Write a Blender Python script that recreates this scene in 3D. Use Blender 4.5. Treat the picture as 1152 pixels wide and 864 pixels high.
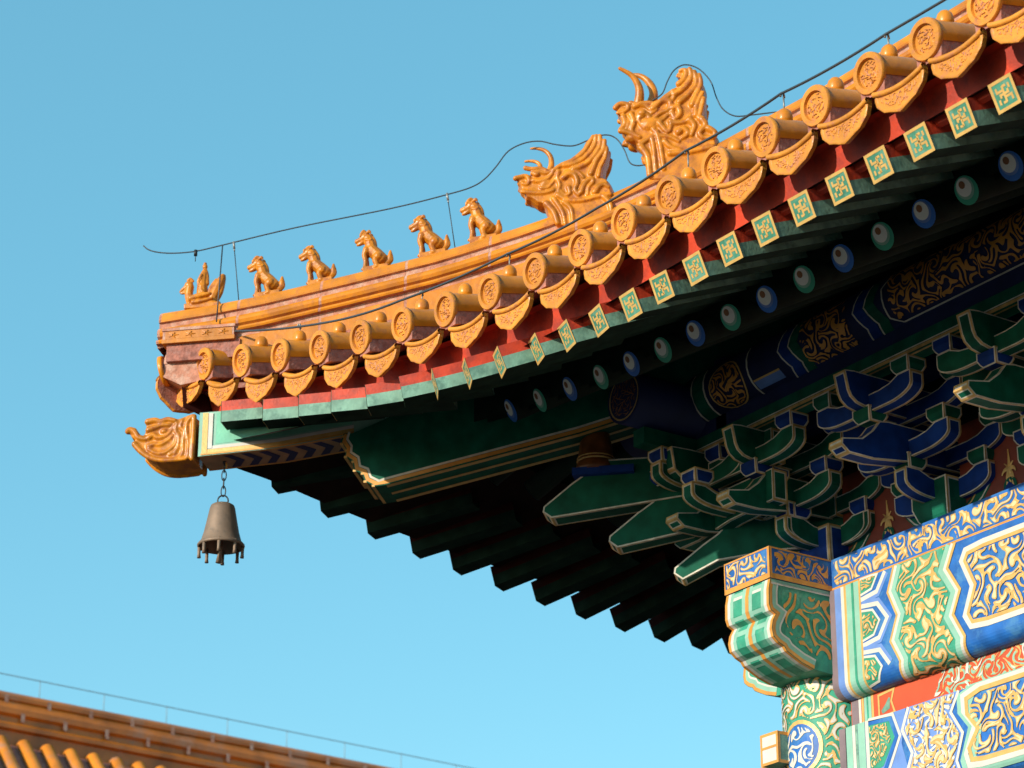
import bpy, bmesh, math, random
import numpy as np
from math import sin, cos, pi, sqrt, radians, atan2, floor
from mathutils import Vector, Matrix, noise

# ------------------------------------------------------------------ camera, sky, sun, exposure
scene = bpy.context.scene
for o in list(bpy.data.objects): bpy.data.objects.remove(o)
V = Vector
PHI, AZ = radians(22.4), radians(34.3)
view = V((-cos(AZ)*cos(PHI), sin(AZ)*cos(PHI), sin(PHI)))
cam = bpy.data.cameras.new('camera'); camo = bpy.data.objects.new('camera', cam)
scene.collection.objects.link(camo); scene.camera = camo
camo.location = (0, 0, 0)
camo.rotation_euler = view.to_track_quat('-Z', 'Y').to_euler()
cam.sensor_width = 36; cam.lens = 3040/1152*36; cam.clip_end = 3000
cam.dof.use_dof = True; cam.dof.focus_distance = 12.6; cam.dof.aperture_fstop = 4.5

SUN_EL, SUN_AZ = radians(19.3), radians(5)          # low sun in front of the facade, a little to the right
sdir = V((sin(SUN_AZ)*cos(SUN_EL), -cos(SUN_AZ)*cos(SUN_EL), sin(SUN_EL)))
sun = bpy.data.lights.new('sun', 'SUN'); suno = bpy.data.objects.new('sun', sun)
scene.collection.objects.link(suno)
sun.energy = 3.5; sun.angle = radians(.5); sun.color = (1.0, .90, .74)
suno.rotation_euler = (-sdir).to_track_quat('-Z', 'Y').to_euler()
w = bpy.data.worlds.new('World'); scene.world = w; w.use_nodes = True
nt = w.node_tree; bg = nt.nodes['Background']
sky = nt.nodes.new('ShaderNodeTexSky'); sky.sky_type = 'NISHITA'; sky.sun_disc = False
sky.sun_elevation = SUN_EL; sky.sun_rotation = atan2(sdir.x, sdir.y)
sky.altitude = 50; sky.air_density = 1.1; sky.dust_density = .25; sky.ozone_density = 1.4
hsv = nt.nodes.new('ShaderNodeHueSaturation')
hsv.inputs['Hue'].default_value = .472; hsv.inputs['Saturation'].default_value = 1.34
mixs = nt.nodes.new('ShaderNodeMix'); mixs.data_type = 'RGBA'; mixs.inputs[0].default_value = .38; mixs.inputs[7].default_value = (1.12, 2.62, 3.4, 1)
nt.links.new(sky.outputs[0], hsv.inputs['Color']); nt.links.new(hsv.outputs[0], mixs.inputs[6]); nt.links.new(mixs.outputs[2], bg.inputs[0])
bg.inputs[1].default_value = .15
scene.view_settings.view_transform = 'Standard'; scene.view_settings.look = 'None'
scene.view_settings.exposure = .62; scene.view_settings.gamma = 1; scene.view_settings.use_curve_mapping = False
scene.render.engine = 'CYCLES'
scene.cycles.max_bounces = 6
GROUND = -1.6

# ------------------------------------------------------------------ materials
def mat(name, col, rough=.5, metal=0, coat=0, var=.12, scale=9, bump=.0, bscale=60, col2=None, mix=.0, mscale=3, spec=.5, ov=0):
    m = bpy.data.materials.new(name); m.use_nodes = True; t = m.node_tree; n = t.nodes; b = n['Principled BSDF']
    tc = n.new('ShaderNodeTexCoord'); geo = n.new('ShaderNodeNewGeometry')
    nz = n.new('ShaderNodeTexNoise'); nz.inputs['Scale'].default_value = scale; nz.inputs['Detail'].default_value = 6
    t.links.new(geo.outputs['Position'], nz.inputs['Vector'])
    mr = n.new('ShaderNodeMapRange'); mr.inputs[1].default_value = .3; mr.inputs[2].default_value = .7
    mr.inputs[3].default_value = 1-var*1.6; mr.inputs[4].default_value = 1+var
    t.links.new(nz.outputs['Fac'], mr.inputs[0])
    vm = n.new('ShaderNodeVectorMath'); vm.operation = 'SCALE'; vm.inputs[0].default_value = col
    fac = mr.outputs[0]
    if ov:                                       # every tile comes from the kiln a little different
        oi = n.new('ShaderNodeObjectInfo'); m2 = n.new('ShaderNodeMapRange'); m2.inputs[3].default_value = 1-ov; m2.inputs[4].default_value = 1+ov*.7
        t.links.new(oi.outputs['Random'], m2.inputs[0]); mu = n.new('ShaderNodeMath'); mu.operation = 'MULTIPLY'
        t.links.new(m2.outputs[0], mu.inputs[0]); t.links.new(fac, mu.inputs[1]); fac = mu.outputs[0]
    t.links.new(fac, vm.inputs['Scale'])
    out = vm.outputs[0]
    if col2:
        n2 = n.new('ShaderNodeTexNoise'); n2.inputs['Scale'].default_value = mscale; n2.inputs['Detail'].default_value = 8
        n2.inputs['Roughness'].default_value = .65
        t.links.new(geo.outputs['Position'], n2.inputs['Vector'])
        r2 = n.new('ShaderNodeMapRange'); r2.inputs[1].default_value = .62-mix*.35; r2.inputs[2].default_value = .72-mix*.25
        t.links.new(n2.outputs['Fac'], r2.inputs[0])
        mx = n.new('ShaderNodeMix'); mx.data_type = 'RGBA'
        t.links.new(r2.outputs[0], mx.inputs[0]); t.links.new(out, mx.inputs[6]); mx.inputs[7].default_value = (*col2, 1)
        out = mx.outputs[2]
    t.links.new(out, b.inputs['Base Color'])
    b.inputs['Roughness'].default_value = rough; b.inputs['Metallic'].default_value = metal
    b.inputs['Specular IOR Level'].default_value = spec
    if coat: b.inputs['Coat Weight'].default_value = coat; b.inputs['Coat Roughness'].default_value = .12
    if bump:
        n3 = n.new('ShaderNodeTexNoise'); n3.inputs['Scale'].default_value = bscale; n3.inputs['Detail'].default_value = 5
        t.links.new(geo.outputs['Position'], n3.inputs['Vector'])
        bp = n.new('ShaderNodeBump'); bp.inputs['Strength'].default_value = bump; bp.inputs['Distance'].default_value = .01
        t.links.new(n3.outputs['Fac'], bp.inputs['Height']); t.links.new(bp.outputs[0], b.inputs['Normal'])
    return m
M = dict(
 glaze=mat('yellow_glaze', (.66, .225, .010), .36, coat=.12, var=.18, scale=7, bump=.22, bscale=22, spec=.35, col2=(.46,.16,.03), mix=.3, mscale=11, ov=.17),
 face=mat('glazed_tile_face', (.66, .255, .030), .45, spec=.3, coat=.05, var=.13, scale=14, bump=.3, bscale=55, col2=(.46,.17,.06), mix=.3, mscale=26, ov=.17),
 relief=mat('glazed_tile_relief', (.62, .24, .04), .5, var=.2, scale=30, bump=.5, bscale=90, col2=(.42,.17,.10), mix=.5, mscale=40),
 beast=mat('glazed_figure', (.58, .20, .008), .40, coat=.06, var=.25, scale=16, spec=.35, bump=.15, bscale=45, col2=(.36,.11,.02), mix=.35, mscale=20),
 mortar=mat('pink_mortar', (.50, .215, .14), .85, var=.2, scale=25, bump=.5, bscale=70, col2=(.55,.33,.25), mix=.45, mscale=18),
 redmort=mat('purple_red_mortar', (.38, .14, .10), .85, var=.3, scale=30, bump=.5, bscale=80, col2=(.36,.17,.14), mix=.4, mscale=24),
 red=mat('vermilion_board', (.58, .05, .014), .6, var=.2, scale=6, bump=.2, col2=(.34,.035,.018), mix=.5, mscale=9),
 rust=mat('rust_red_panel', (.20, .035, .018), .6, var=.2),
 orange=mat('orange_red_board', (.56, .075, .022), .55, var=.1, scale=5),
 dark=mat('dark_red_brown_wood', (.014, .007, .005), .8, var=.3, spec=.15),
 ugreen=mat('painted_shade_green', (.012, .035, .024), .8, var=.3, spec=.1), ured=mat('painted_shade_red', (.05, .010, .007), .8, var=.3, spec=.1), endg=mat('rafter_end_green', (.05, .24, .155), .55, var=.2, scale=18, col2=(.12,.30,.22), mix=.4, mscale=14, ov=.2),  # ugreen, ured: shade of undersides and west eave put into the paint colour
 dgreen=mat('dark_green_wood', (.008, .018, .011), .7, var=.3, spec=.2),
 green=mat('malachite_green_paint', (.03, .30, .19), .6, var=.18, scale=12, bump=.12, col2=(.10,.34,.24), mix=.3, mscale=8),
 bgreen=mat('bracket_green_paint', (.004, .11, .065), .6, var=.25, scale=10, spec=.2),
 hipg=mat('bright_green_paint', (.15, .47, .33), .6, var=.14, scale=9, bump=.1, col2=(.14,.42,.30), mix=.3, mscale=7),
 teal=mat('weathered_teal_paint', (.19, .37, .28), .65, var=.2, scale=10, bump=.2, col2=(.10,.22,.17), mix=.4, mscale=12, ov=.12),
 pgreen=mat('pale_green_paint', (.24, .48, .38), .6, var=.08, scale=12),
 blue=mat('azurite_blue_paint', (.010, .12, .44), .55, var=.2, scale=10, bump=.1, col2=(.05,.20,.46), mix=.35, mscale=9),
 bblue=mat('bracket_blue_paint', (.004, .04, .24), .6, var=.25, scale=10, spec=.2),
 pblue=mat('pale_blue_paint', (.13, .25, .60), .6, var=.1, scale=12),
 white=mat('chalk_white_paint', (.60, .58, .53), .6, var=.06, scale=15),
 gold=mat('gilt_lacquer', (.66, .40, .12), .42, metal=.12, var=.1, scale=20, bump=.1, bscale=90),
 eyew=mat('bright_white_paint', (.85, .85, .80), .5, var=.05), eyeb=mat('bright_blue_paint', (.02, .16, .62), .5), eyeg=mat('bright_green_paint', (.03, .38, .24), .5),
 hgold=mat('pale_gilt_highlight', (.74, .56, .30), .45, var=.1, scale=20),
 dgold=mat('dull_gilt_edge', (.66, .42, .15), .45, metal=.25, var=.2, scale=20),
 pale=mat('aged_white_edge', (.66, .62, .52), .6, var=.15, scale=20),
 ogold=mat('orange_gilt_edge', (.68, .30, .055), .45, metal=.1, var=.12, scale=15),
 cream=mat('cream_brown_paint', (.42, .24, .13), .65, var=.15),
 navy=mat('navy_paint', (.007, .015, .085), .6, var=.15),
 brown=mat('brown_dot_paint', (.30, .12, .04), .5, var=.15),
 vase=mat('brown_lacquer', (.17, .055, .012), .35, var=.3, scale=14),
 bell=mat('weathered_bronze', (.23, .155, .105), .6, metal=.2, var=.12, scale=9, bump=.15, bscale=40, col2=(.17,.12,.085), mix=.3, mscale=16),
 iron=mat('dark_iron', (.045, .05, .055), .45, metal=.6, var=.2),
 wirefar=mat('far_cable', (.25, .33, .37), .6),  # paler, bluer than the near cable: haze put into the colour
 wire=mat('grey_cable', (.05, .065, .08), .5, metal=.3, var=.1),
 clip=mat('galvanised_clip', (.30, .29, .27), .5, metal=.6, var=.15),
 old=mat('old_amber_glaze', (.54, .14, .008), .42, coat=.1, var=.25, scale=2.5, col2=(.42,.16,.07), mix=.3, mscale=2.2),
 oldt=mat('old_tile_glaze', (.68, .215, .012), .4, coat=.1, var=.2, scale=3, col2=(.45,.2,.1), mix=.2, mscale=4),
 stone=mat('stone_paving', (.045, .04, .034), .9, var=.2, scale=.6, bump=.2, bscale=6),
 wallred=mat('red_plaster', (.36, .06, .035), .8, var=.12, scale=2, bump=.1, bscale=20),
 grey=mat('grey_purple_edge', (.20, .15, .17), .7, var=.15),
)

# ------------------------------------------------------------------ helpers
C = scene.collection
def link(o, parent=None):
    C.objects.link(o)
    if parent: o.parent = parent
    return o
class B:
    """collects faces with several materials into one mesh"""
    def __init__(s): s.bm = bmesh.new(); s.mats = []
    def mi(s, k):
        if k not in s.mats: s.mats.append(k)
        return s.mats.index(k)
    def face(s, pts, k, smooth=False):
        vs = [s.bm.verts.new(p) for p in pts]
        try: f = s.bm.faces.new(vs)
        except ValueError: return None
        f.material_index = s.mi(k); f.smooth = smooth; return f
    def build(s, name, parent=None, mx=None, sharp=None):
        me = bpy.data.meshes.new(name); s.bm.to_mesh(me); s.bm.free()
        for k in s.mats: me.materials.append(M[k])
        o = bpy.data.objects.new(name, me)
        if mx is not None: o.matrix_world = mx
        return link(o, parent)
    def grid(s, rows, k, smooth=True, closed=False):
        vr = [[s.bm.verts.new(p) for p in r] for r in rows]
        n = len(rows[0])
        for i in range(len(rows)-1):
            for j in range(n if closed else n-1):
                a, b, c, d = vr[i][j], vr[i][(j+1) % n], vr[i+1][(j+1) % n], vr[i+1][j]
                try: f = s.bm.faces.new((a, b, c, d)); f.material_index = s.mi(k(i, j) if callable(k) else k); f.smooth = smooth
                except ValueError: pass
        return vr
    def cap(s, ring, k):
        try: f = s.bm.faces.new(ring); f.material_index = s.mi(k)
        except ValueError: pass
    def box(s, lo, hi, k, mx=None):
        x0, y0, z0 = lo; x1, y1, z1 = hi
        P = [V(p) for p in ((x0,y0,z0),(x1,y0,z0),(x1,y1,z0),(x0,y1,z0),(x0,y0,z1),(x1,y0,z1),(x1,y1,z1),(x0,y1,z1))]
        if mx: P = [mx @ p for p in P]
        vs = [s.bm.verts.new(p) for p in P]
        for q in ((0,3,2,1),(4,5,6,7),(0,1,5,4),(1,2,6,5),(2,3,7,6),(3,0,4,7)):
            f = s.bm.faces.new([vs[i] for i in q]); f.material_index = s.mi(k)
    def tube(s, pts, r, k, n=8, caps=True, smooth=True):
        pts = [V(p) for p in pts]; R = r if isinstance(r, (list, tuple)) else [r]*len(pts)
        rows = []; up = V((0.02, 0.01, 1)); prev = None
        for i, p in enumerate(pts):
            d = (pts[min(i+1, len(pts)-1)]-pts[max(i-1, 0)]).normalized()
            if prev is None:
                a = d.cross(up if abs(d.z) < .9 else V((1, 0, 0))).normalized()
            else: a = (prev - d*prev.dot(d)).normalized()
            prev = a; b = d.cross(a)
            rows.append([p+(a*cos(2*pi*j/n)+b*sin(2*pi*j/n))*R[i] for j in range(n)])
        vr = s.grid(rows, k, smooth, True)
        if caps: s.cap(vr[0][::-1], k); s.cap(vr[-1], k)
    def lathe(s, prof, k, n=24, org=(0,0,0), axis=2, smooth=True, caps=True):
        rows = []
        for r_, z in prof:
            row = []
            for j in range(n):
                c_, s_ = cos(2*pi*j/n)*r_, sin(2*pi*j/n)*r_
                p = {2: (c_, s_, z), 1: (c_, z, -s_), 0: (z, c_, s_)}[axis]
                row.append(V(org)+V(p))
            rows.append(row)
        vr = s.grid(rows, k, smooth, True)
        if caps and prof[0][0] > 1e-6: s.cap(vr[0][::-1], k)
        if caps and prof[-1][0] > 1e-6: s.cap(vr[-1], k)
    def poly(s, pts, f3, off, k, cuts=(), cutx=()):
        """flat painted polygon in (u, v), laid on the surface f3(u, v, offset)"""
        t = bmesh.new()
        try: t.faces.new([t.verts.new((p[0], p[1], 0)) for p in pts])
        except ValueError: t.free(); return
        for c_ in cuts: bmesh.ops.bisect_plane(t, geom=t.verts[:]+t.edges[:]+t.faces[:], plane_co=(0, c_, 0), plane_no=(0, 1, 0))
        for c_ in cutx: bmesh.ops.bisect_plane(t, geom=t.verts[:]+t.edges[:]+t.faces[:], plane_co=(c_, 0, 0), plane_no=(1, 0, 0))
        bmesh.ops.triangulate(t, faces=t.faces[:])
        m = {v: s.bm.verts.new(f3(v.co.x, v.co.y, off)) for v in t.verts}
        for f in t.faces:
            g = s.bm.faces.new([m[v] for v in f.verts]); g.material_index = s.mi(k)
        t.free()
    def band(s, pts, wd, f3, off, k, cuts=(), closed=False, side=0, shift=0):
        """constant width line; side -1/0/1 shifts it to one side"""
        n = len(pts); P = [V((p[0], p[1])) for p in pts]; L, R_ = [], []
        for i in range(n):
            if closed: a, b = P[i-1], P[(i+1) % n]
            else: a, b = P[max(i-1, 0)], P[min(i+1, n-1)]
            d1 = (P[i]-a); d2 = (b-P[i])
            if d1.length < 1e-9: d1 = d2
            if d2.length < 1e-9: d2 = d1
            d1.normalize(); d2.normalize()
            n1 = V((-d1.y, d1.x)); n2 = V((-d2.y, d2.x)); m = (n1+n2)
            if m.length < 1e-6: m = n1
            m.normalize(); kf = 1/max(.4, m.dot(n1))
            L.append(P[i]+m*kf*(shift+wd*.5)); R_.append(P[i]+m*kf*(shift-wd*.5))
        for i in range(n if closed else n-1):
            j = (i+1) % n
            s.poly([L[i], L[j], R_[j], R_[i]], f3, off, k, cuts)
    def stroke(s, pts, ws, f3, off, h, k, flat=False):
        """brush stroke ribbon with a raised centre line"""
        n = len(pts); rows = []
        for i in range(n):
            a = pts[max(i-1, 0)]; b = pts[min(i+1, n-1)]
            d = V((b[0]-a[0], b[1]-a[1]))
            if d.length < 1e-9: d = V((1, 0))
            d.normalize(); q = V((-d.y, d.x))*ws[i]*.5; p = V((pts[i][0], pts[i][1]))
            rows.append([f3(*(p+q), off), f3(*p, off+h), f3(*(p-q), off)])
        s.grid(rows, k, smooth=not flat)

def scrolls(inside, bb, n, L, wd, seed, sep=None, curl=1.0, straight=None):
    """curling, branching vines packed into a region: list of (points, widths)"""
    rng = random.Random(seed); out = []; occ = {}; cs = wd*1.3; gap = (sep or wd)*.30
    def near(x, y, w_, own, par, i):
        a0, b0 = floor(x/cs), floor(y/cs)
        for a in (-1, 0, 1):
            for b in (-1, 0, 1):
                for (px, py, o_, pw) in occ.get((a0+a, b0+b), ()):
                    if o_ == own or (o_ == par and i < 9): continue
                    d_ = (w_+pw)*.5+gap
                    if (px-x)**2+(py-y)**2 < d_*d_: return True
        return False
    cid = [0]
    def grow(x, y, th, l, w0, par, sg):
        own = cid[0]; cid[0] += 1; st = wd*.28; m = max(5, int(l/st)); pts = [(x, y)]; k1 = curl*rng.uniform(3.5, 8)/l; k0 = rng.uniform(-1.5, 1.5)/l
        hook = rng.uniform(.45, .8)
        for i in range(m):
            f = i/m; kk = k0+(k1*2.2*((f-hook)/(1-hook)) if f > hook else 0)
            th += kk*st*sg; x += cos(th)*st; y += sin(th)*st
            if not inside(x, y) or near(x, y, w0*.8, own, par, i): break
            pts.append((x, y))
        N = len(pts)
        if N < 7 or (N-1)*st < w0*1.1: return None
        ws = []
        for i in range(N):
            f = i/(N-1); ws.append(w0*(.30+.75*sin(pi*min(1, .12+f*.95))**.8+(.55*math.exp(-((f-.93)/.05)**2) if N > 14 else 0)))
        out.append((pts, ws))
        for p, w_ in zip(pts, ws): occ.setdefault((floor(p[0]/cs), floor(p[1]/cs)), []).append((p[0], p[1], own, w_))
        return own, pts
    for t in range(n*16):
        if len(out) >= n*2: break
        x, y = rng.uniform(bb[0], bb[1]), rng.uniform(bb[2], bb[3]); big = t < n*5
        w0 = wd*(.62 if big else .46)
        if not inside(x, y) or near(x, y, w0, -9, -9, 99): continue
        g_ = grow(x, y, rng.uniform(0, 2*pi), L*(rng.uniform(.9, 1.7) if big else rng.uniform(.3, .7)), w0, -9, rng.choice((-1, 1)))
        if g_:
            own, pts = g_; N = len(pts); sg = 1
            for q in range(3, N-3, max(4, int(wd*1.25/(wd*.28)))):
                d = (pts[q+1][0]-pts[q-1][0], pts[q+1][1]-pts[q-1][1]); th = atan2(d[1], d[0])
                grow(*pts[q], th+sg*rng.uniform(.6, 1.2), L*rng.uniform(.25, .65), w0*.72, own, sg); sg = -sg
    return out
_mz = {}
def maze_field(w_, h_, lam, seed, cell):
    """meandering scroll field: band limited noise sharpened a few times"""
    rs = np.random.RandomState(seed); nx, ny = int(w_/cell)+3, int(h_/cell)+3; NX, NY = nx+64, ny+64
    kx = np.fft.fftfreq(NX, cell)[:, None]; ky = np.fft.fftfreq(NY, cell)[None, :]; kk = np.sqrt(kx*kx+ky*ky)*lam
    flt = np.exp(-((kk-1)/.36)**2)+.55*np.exp(-((kk-1.9)/.45)**2)
    u = rs.randn(NX, NY)
    for it in range(4):
        u = np.real(np.fft.ifft2(np.fft.fft2(u)*flt)); u /= u.std()
        if it < 3: u = np.tanh(1.5*u+.10)
    # wind the strokes into curls
    X, Y = np.meshgrid(np.arange(nx, dtype=float), np.arange(ny, dtype=float), indexing='ij'); L = lam/cell; g = 1.75*L
    dX, dY = np.zeros_like(X), np.zeros_like(Y)
    for a in range(int(nx/g)+2):
        for b in range(int(ny/g)+2):
            cx, cy = (a+.5*(b % 2)+rs.uniform(-.22, .22))*g, (b+rs.uniform(-.22, .22))*g; A = rs.choice((-1, 1))*rs.uniform(2.6, 4.0); R = L*rs.uniform(.62, .8)
            dx, dy_ = X-cx, Y-cy; an = A*np.exp(-(dx*dx+dy_*dy_)/(R*R)); dX += dx*np.cos(an)-dy_*np.sin(an)-dx; dY += dx*np.sin(an)+dy_*np.cos(an)-dy_
    X = np.clip(X+dX+32, 0, NX-2); Y = np.clip(Y+dY+32, 0, NY-2); i, j = X.astype(int), Y.astype(int); fx, fy = X-i, Y-j
    return u[i, j]*(1-fx)*(1-fy)+u[i+1, j]*fx*(1-fy)+u[i, j+1]*(1-fx)*fy+u[i+1, j+1]*fx*fy
def maze(b_, inside, bb, lam, seed, f3, off, k, thr=.12, cell=None):
    cell = cell or lam/11; x0, x1, y0, y1 = bb; F_ = maze_field(x1-x0, y1-y0, lam, seed, cell); nx, ny = F_.shape
    val = [[(F_[i, j]-thr if inside(x0+i*cell, y0+j*cell) else -.6) for j in range(ny)] for i in range(nx)]
    mi = b_.mi(k); bm = b_.bm; cache = {}
    def vert(key, x, y):
        v = cache.get(key)
        if v is None: v = cache[key] = bm.verts.new(f3(x, y, off))
        return v
    for i in range(nx-1):
        for j in range(ny-1):
            c_ = ((i, j), (i+1, j), (i+1, j+1), (i, j+1)); vs = [val[a][b] for a, b in c_]
            if max(vs) <= 0: continue
            P = []
            for q in range(4):
                (a, b), (c2, d) = c_[q], c_[(q+1) % 4]; va, vb = vs[q], vs[(q+1) % 4]
                if va > 0: P.append(vert((a, b), x0+a*cell, y0+b*cell))
                if (va > 0) != (vb > 0):
                    t = va/(va-vb); key = ((a, b), (c2, d)) if (a, b) < (c2, d) else ((c2, d), (a, b))
                    P.append(vert(key, x0+(a+(c2-a)*t)*cell, y0+(b+(d-b)*t)*cell))
            if len(P) > 2:
                try: f = bm.faces.new(P); f.material_index = mi
                except ValueError: pass
def inpoly(poly):
    def f(x, y):
        c_ = False; n = len(poly)
        for i in range(n):
            x1, y1 = poly[i][:2]; x2, y2 = poly[i-1][:2]
            if (y1 > y) != (y2 > y) and x < (x2-x1)*(y-y1)/(y2-y1)+x1: c_ = not c_
        return c_
    return f
def shrink(poly, d):
    cx = sum(p[0] for p in poly)/len(poly); cy = sum(p[1] for p in poly)/len(poly)
    return [(p[0]+(-d if p[0] > cx else d), p[1]+(-d if p[1] > cy else d)) for p in poly]
def mxf(org, inward, slope=0.0):
    """local y points inward (rising with slope), z up"""
    y = V((inward[0], inward[1], slope)).normalized(); x = V((inward[0], inward[1], 0)).cross(V((0, 0, 1))).normalized()
    z = x.cross(y); m = Matrix((x, y, z)).transposed().to_4x4(); m.translation = V(org); return m
def thing(name, label, cat, loc=(0,0,0), group=None):
    o = bpy.data.objects.new(name, None); o.location = loc; o.empty_display_size = .1; C.objects.link(o)
    o['label'] = label; o['category'] = cat
    if group: o['group'] = group
    bpy.context.view_layer.update()
    return o
def inst(o, name, parent, mx):
    c_ = o.copy(); C.objects.link(c_); c_.name = name; c_.parent = parent; c_.matrix_world = mx; return c_
def setw(o, mx, parent=None):
    """place in world coordinates under a parent"""
    if parent is not None: o.parent = parent
    pm = o.parent.matrix_basis if o.parent else Matrix()
    q = o.parent
    while q is not None and q.parent is not None:
        q = q.parent; pm = q.matrix_basis @ pm
    o.matrix_basis = pm.inverted() @ mx
    return o

# ------------------------------------------------------------------ setting
b = B(); b.face([(-900,-900,GROUND),(900,-900,GROUND),(900,900,GROUND),(-900,900,GROUND)], 'stone')
g = b.build('ground'); g['kind'] = 'structure'
b = B(); b.box((-14.2, 5.4, GROUND+.004), (8, 24, GROUND+1.1), 'stone'); g = b.build('stone_terrace'); g['kind'] = 'structure'

# ================================================================== the hall
XE, YE = -11.79, 6.56                       # where the two straight eave lines would meet
def dy(s): t = max(0, (2.79-s)/3.0); return -.355*t**1.25
def dz(s): t = max(0, (2.79-s)/3.0); return .374*t**2.2
def ext(s): return .10+.15*min(1, max(0, (s-.1)/2.4))
class Side:
    def __init__(s, west): s.w = west
    def P(s, a, p, z):                       # a along the eave from the corner, p inward
        return V((XE+p, YE+a, z-.125*min(1, max(0, (a-.2)/2.6)))) if s.w else V((XE+a, YE+p, z))
    def edge(s, a): return dy(a)-(ext(a) if s.w else 0)
    def inward(s, al=0):                     # al: fan angle towards the corner
        return (cos(al), sin(al)) if s.w else (sin(al), cos(al))
F, W = Side(False), Side(True)
hall = thing('palace_hall', 'palace hall with upturned yellow tiled eave and blue green painted brackets and beams', 'building', (-9.8, 8.6, GROUND+1.1))
HM = hall.matrix_basis.inverted()
def part(b_, name, mx=None, parent=hall):
    o = b_.build(name, parent); setw(o, mx if mx is not None else Matrix()); return o
def copypart(o, mx, parent=hall, name=None):
    c_ = o.copy(); C.objects.link(c_); c_.parent = parent; setw(c_, mx); 
    return c_

# --- roof surface function (height of the pan bed)
def roofz(a, q):                             # q: distance in from the tile edge
    q = max(q, 0); return 5.165+dz(a)+.20*q+.155*q*q*(1 if q < 2.4 else 1)
def qz(q): return .20*q+.155*q*q

# roof bed and soffits
def sheet(side, zf, p0f, p1, k, name, th=.0, a0=-.45, a1=9.0, na=60, npp=10):
    b_ = B(); rows = []
    for i in range(na+1):
        a = a0+(a1-a0)*(i/na)**1.4 if a1 > 0 else 0
        pe = p0f(a); pl = min(p1, max(a, pe+.02))
        rows.append([side.P(a, pe+(pl-pe)*j/npp, zf(a, pe+(pl-pe)*j/npp)) for j in range(npp+1)])
    b_.grid(rows, k); return b_
for S_, a1 in ((F, 9.4), (W, 8.0)):
    o = part(sheet(S_, lambda a, p: roofz(a, p-S_.edge(a)), lambda a: S_.edge(a)+.03, 3.6, 'redmort', '', a0=.10, a1=a1), 'roof_bed')
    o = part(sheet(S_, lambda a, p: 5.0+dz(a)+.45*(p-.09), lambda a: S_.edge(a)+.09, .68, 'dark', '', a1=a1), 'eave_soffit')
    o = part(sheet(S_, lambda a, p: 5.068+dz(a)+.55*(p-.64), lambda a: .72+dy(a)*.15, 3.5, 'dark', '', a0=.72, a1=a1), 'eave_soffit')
    b_ = B()                                  # board closing the gap above the round rafter ends
    rows = [[], [], [], []]
    for i in range(81):
        a = .66+(a1-.66)*(i/80)**1.3; e = .695+dy(a)*.15
        e = min(e, a+.45) if False else e
        for r_, (dp, zz) in enumerate(((0, 5.045), (0, 5.25), (.05, 5.25), (.05, 5.045))): rows[r_].append(S_.P(a, e+dp, zz+dz(a)+(-.02 if S_.w else 0)))
    b_.grid(rows, 'dgreen', False); part(b_, 'eave_batten')
    b_ = B(); rows = [[], [], [], [], []]     # vermilion fascia under the tiles; the west one has shade painted into its red
    for i in range(101):
        a = -.42+(a1+.42)*(i/100)**1.25; e = S_.edge(a)
        for r_, (dp, zz) in enumerate(((.60, 5.2), (.16, 4.985), (.135, 4.99), (.105, 5.135), (.06, 5.138))):
            rows[r_].append(S_.P(a, e+dp, zz+dz(a)))
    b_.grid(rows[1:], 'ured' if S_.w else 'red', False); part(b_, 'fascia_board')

# --- roof tiles
def disc_mesh(seed):
    b_ = B(); R_ = .088
    b_.lathe([(R_*.96, .0), (R_, -.003), (R_, -.020), (R_*.96, -.024)], 'face', 32, axis=1, caps=False); b_.lathe([(R_*.96, -.024), (R_*.73, -.024)], 'face', 32, axis=1, smooth=False) if False else b_.grid([[V((r_*cos(2*pi*j/32), y_, -r_*sin(2*pi*j/32))) for j in range(33)] for r_, y_ in ((R_*.96, -.024), (R_*.72, -.024), (R_*.69, -.010), (.0001, -.010))], 'face', False)
    f3 = lambda u, v, o_: V((u, -.010-o_, v))
    ins = lambda x, y: x*x+y*y < (R_*.60)**2
    for pts, ws in scrolls(ins, (-.06, .06, -.06, .06), 16, .06, .009, seed, sep=.0105, curl=1.2): b_.stroke(pts, ws, f3, 0, .006, 'relief')
    return b_
TILT = .02
disc0 = None; cap0 = None
def row_z(a, q): return 5.27+dz(a)+qz(q)
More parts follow.
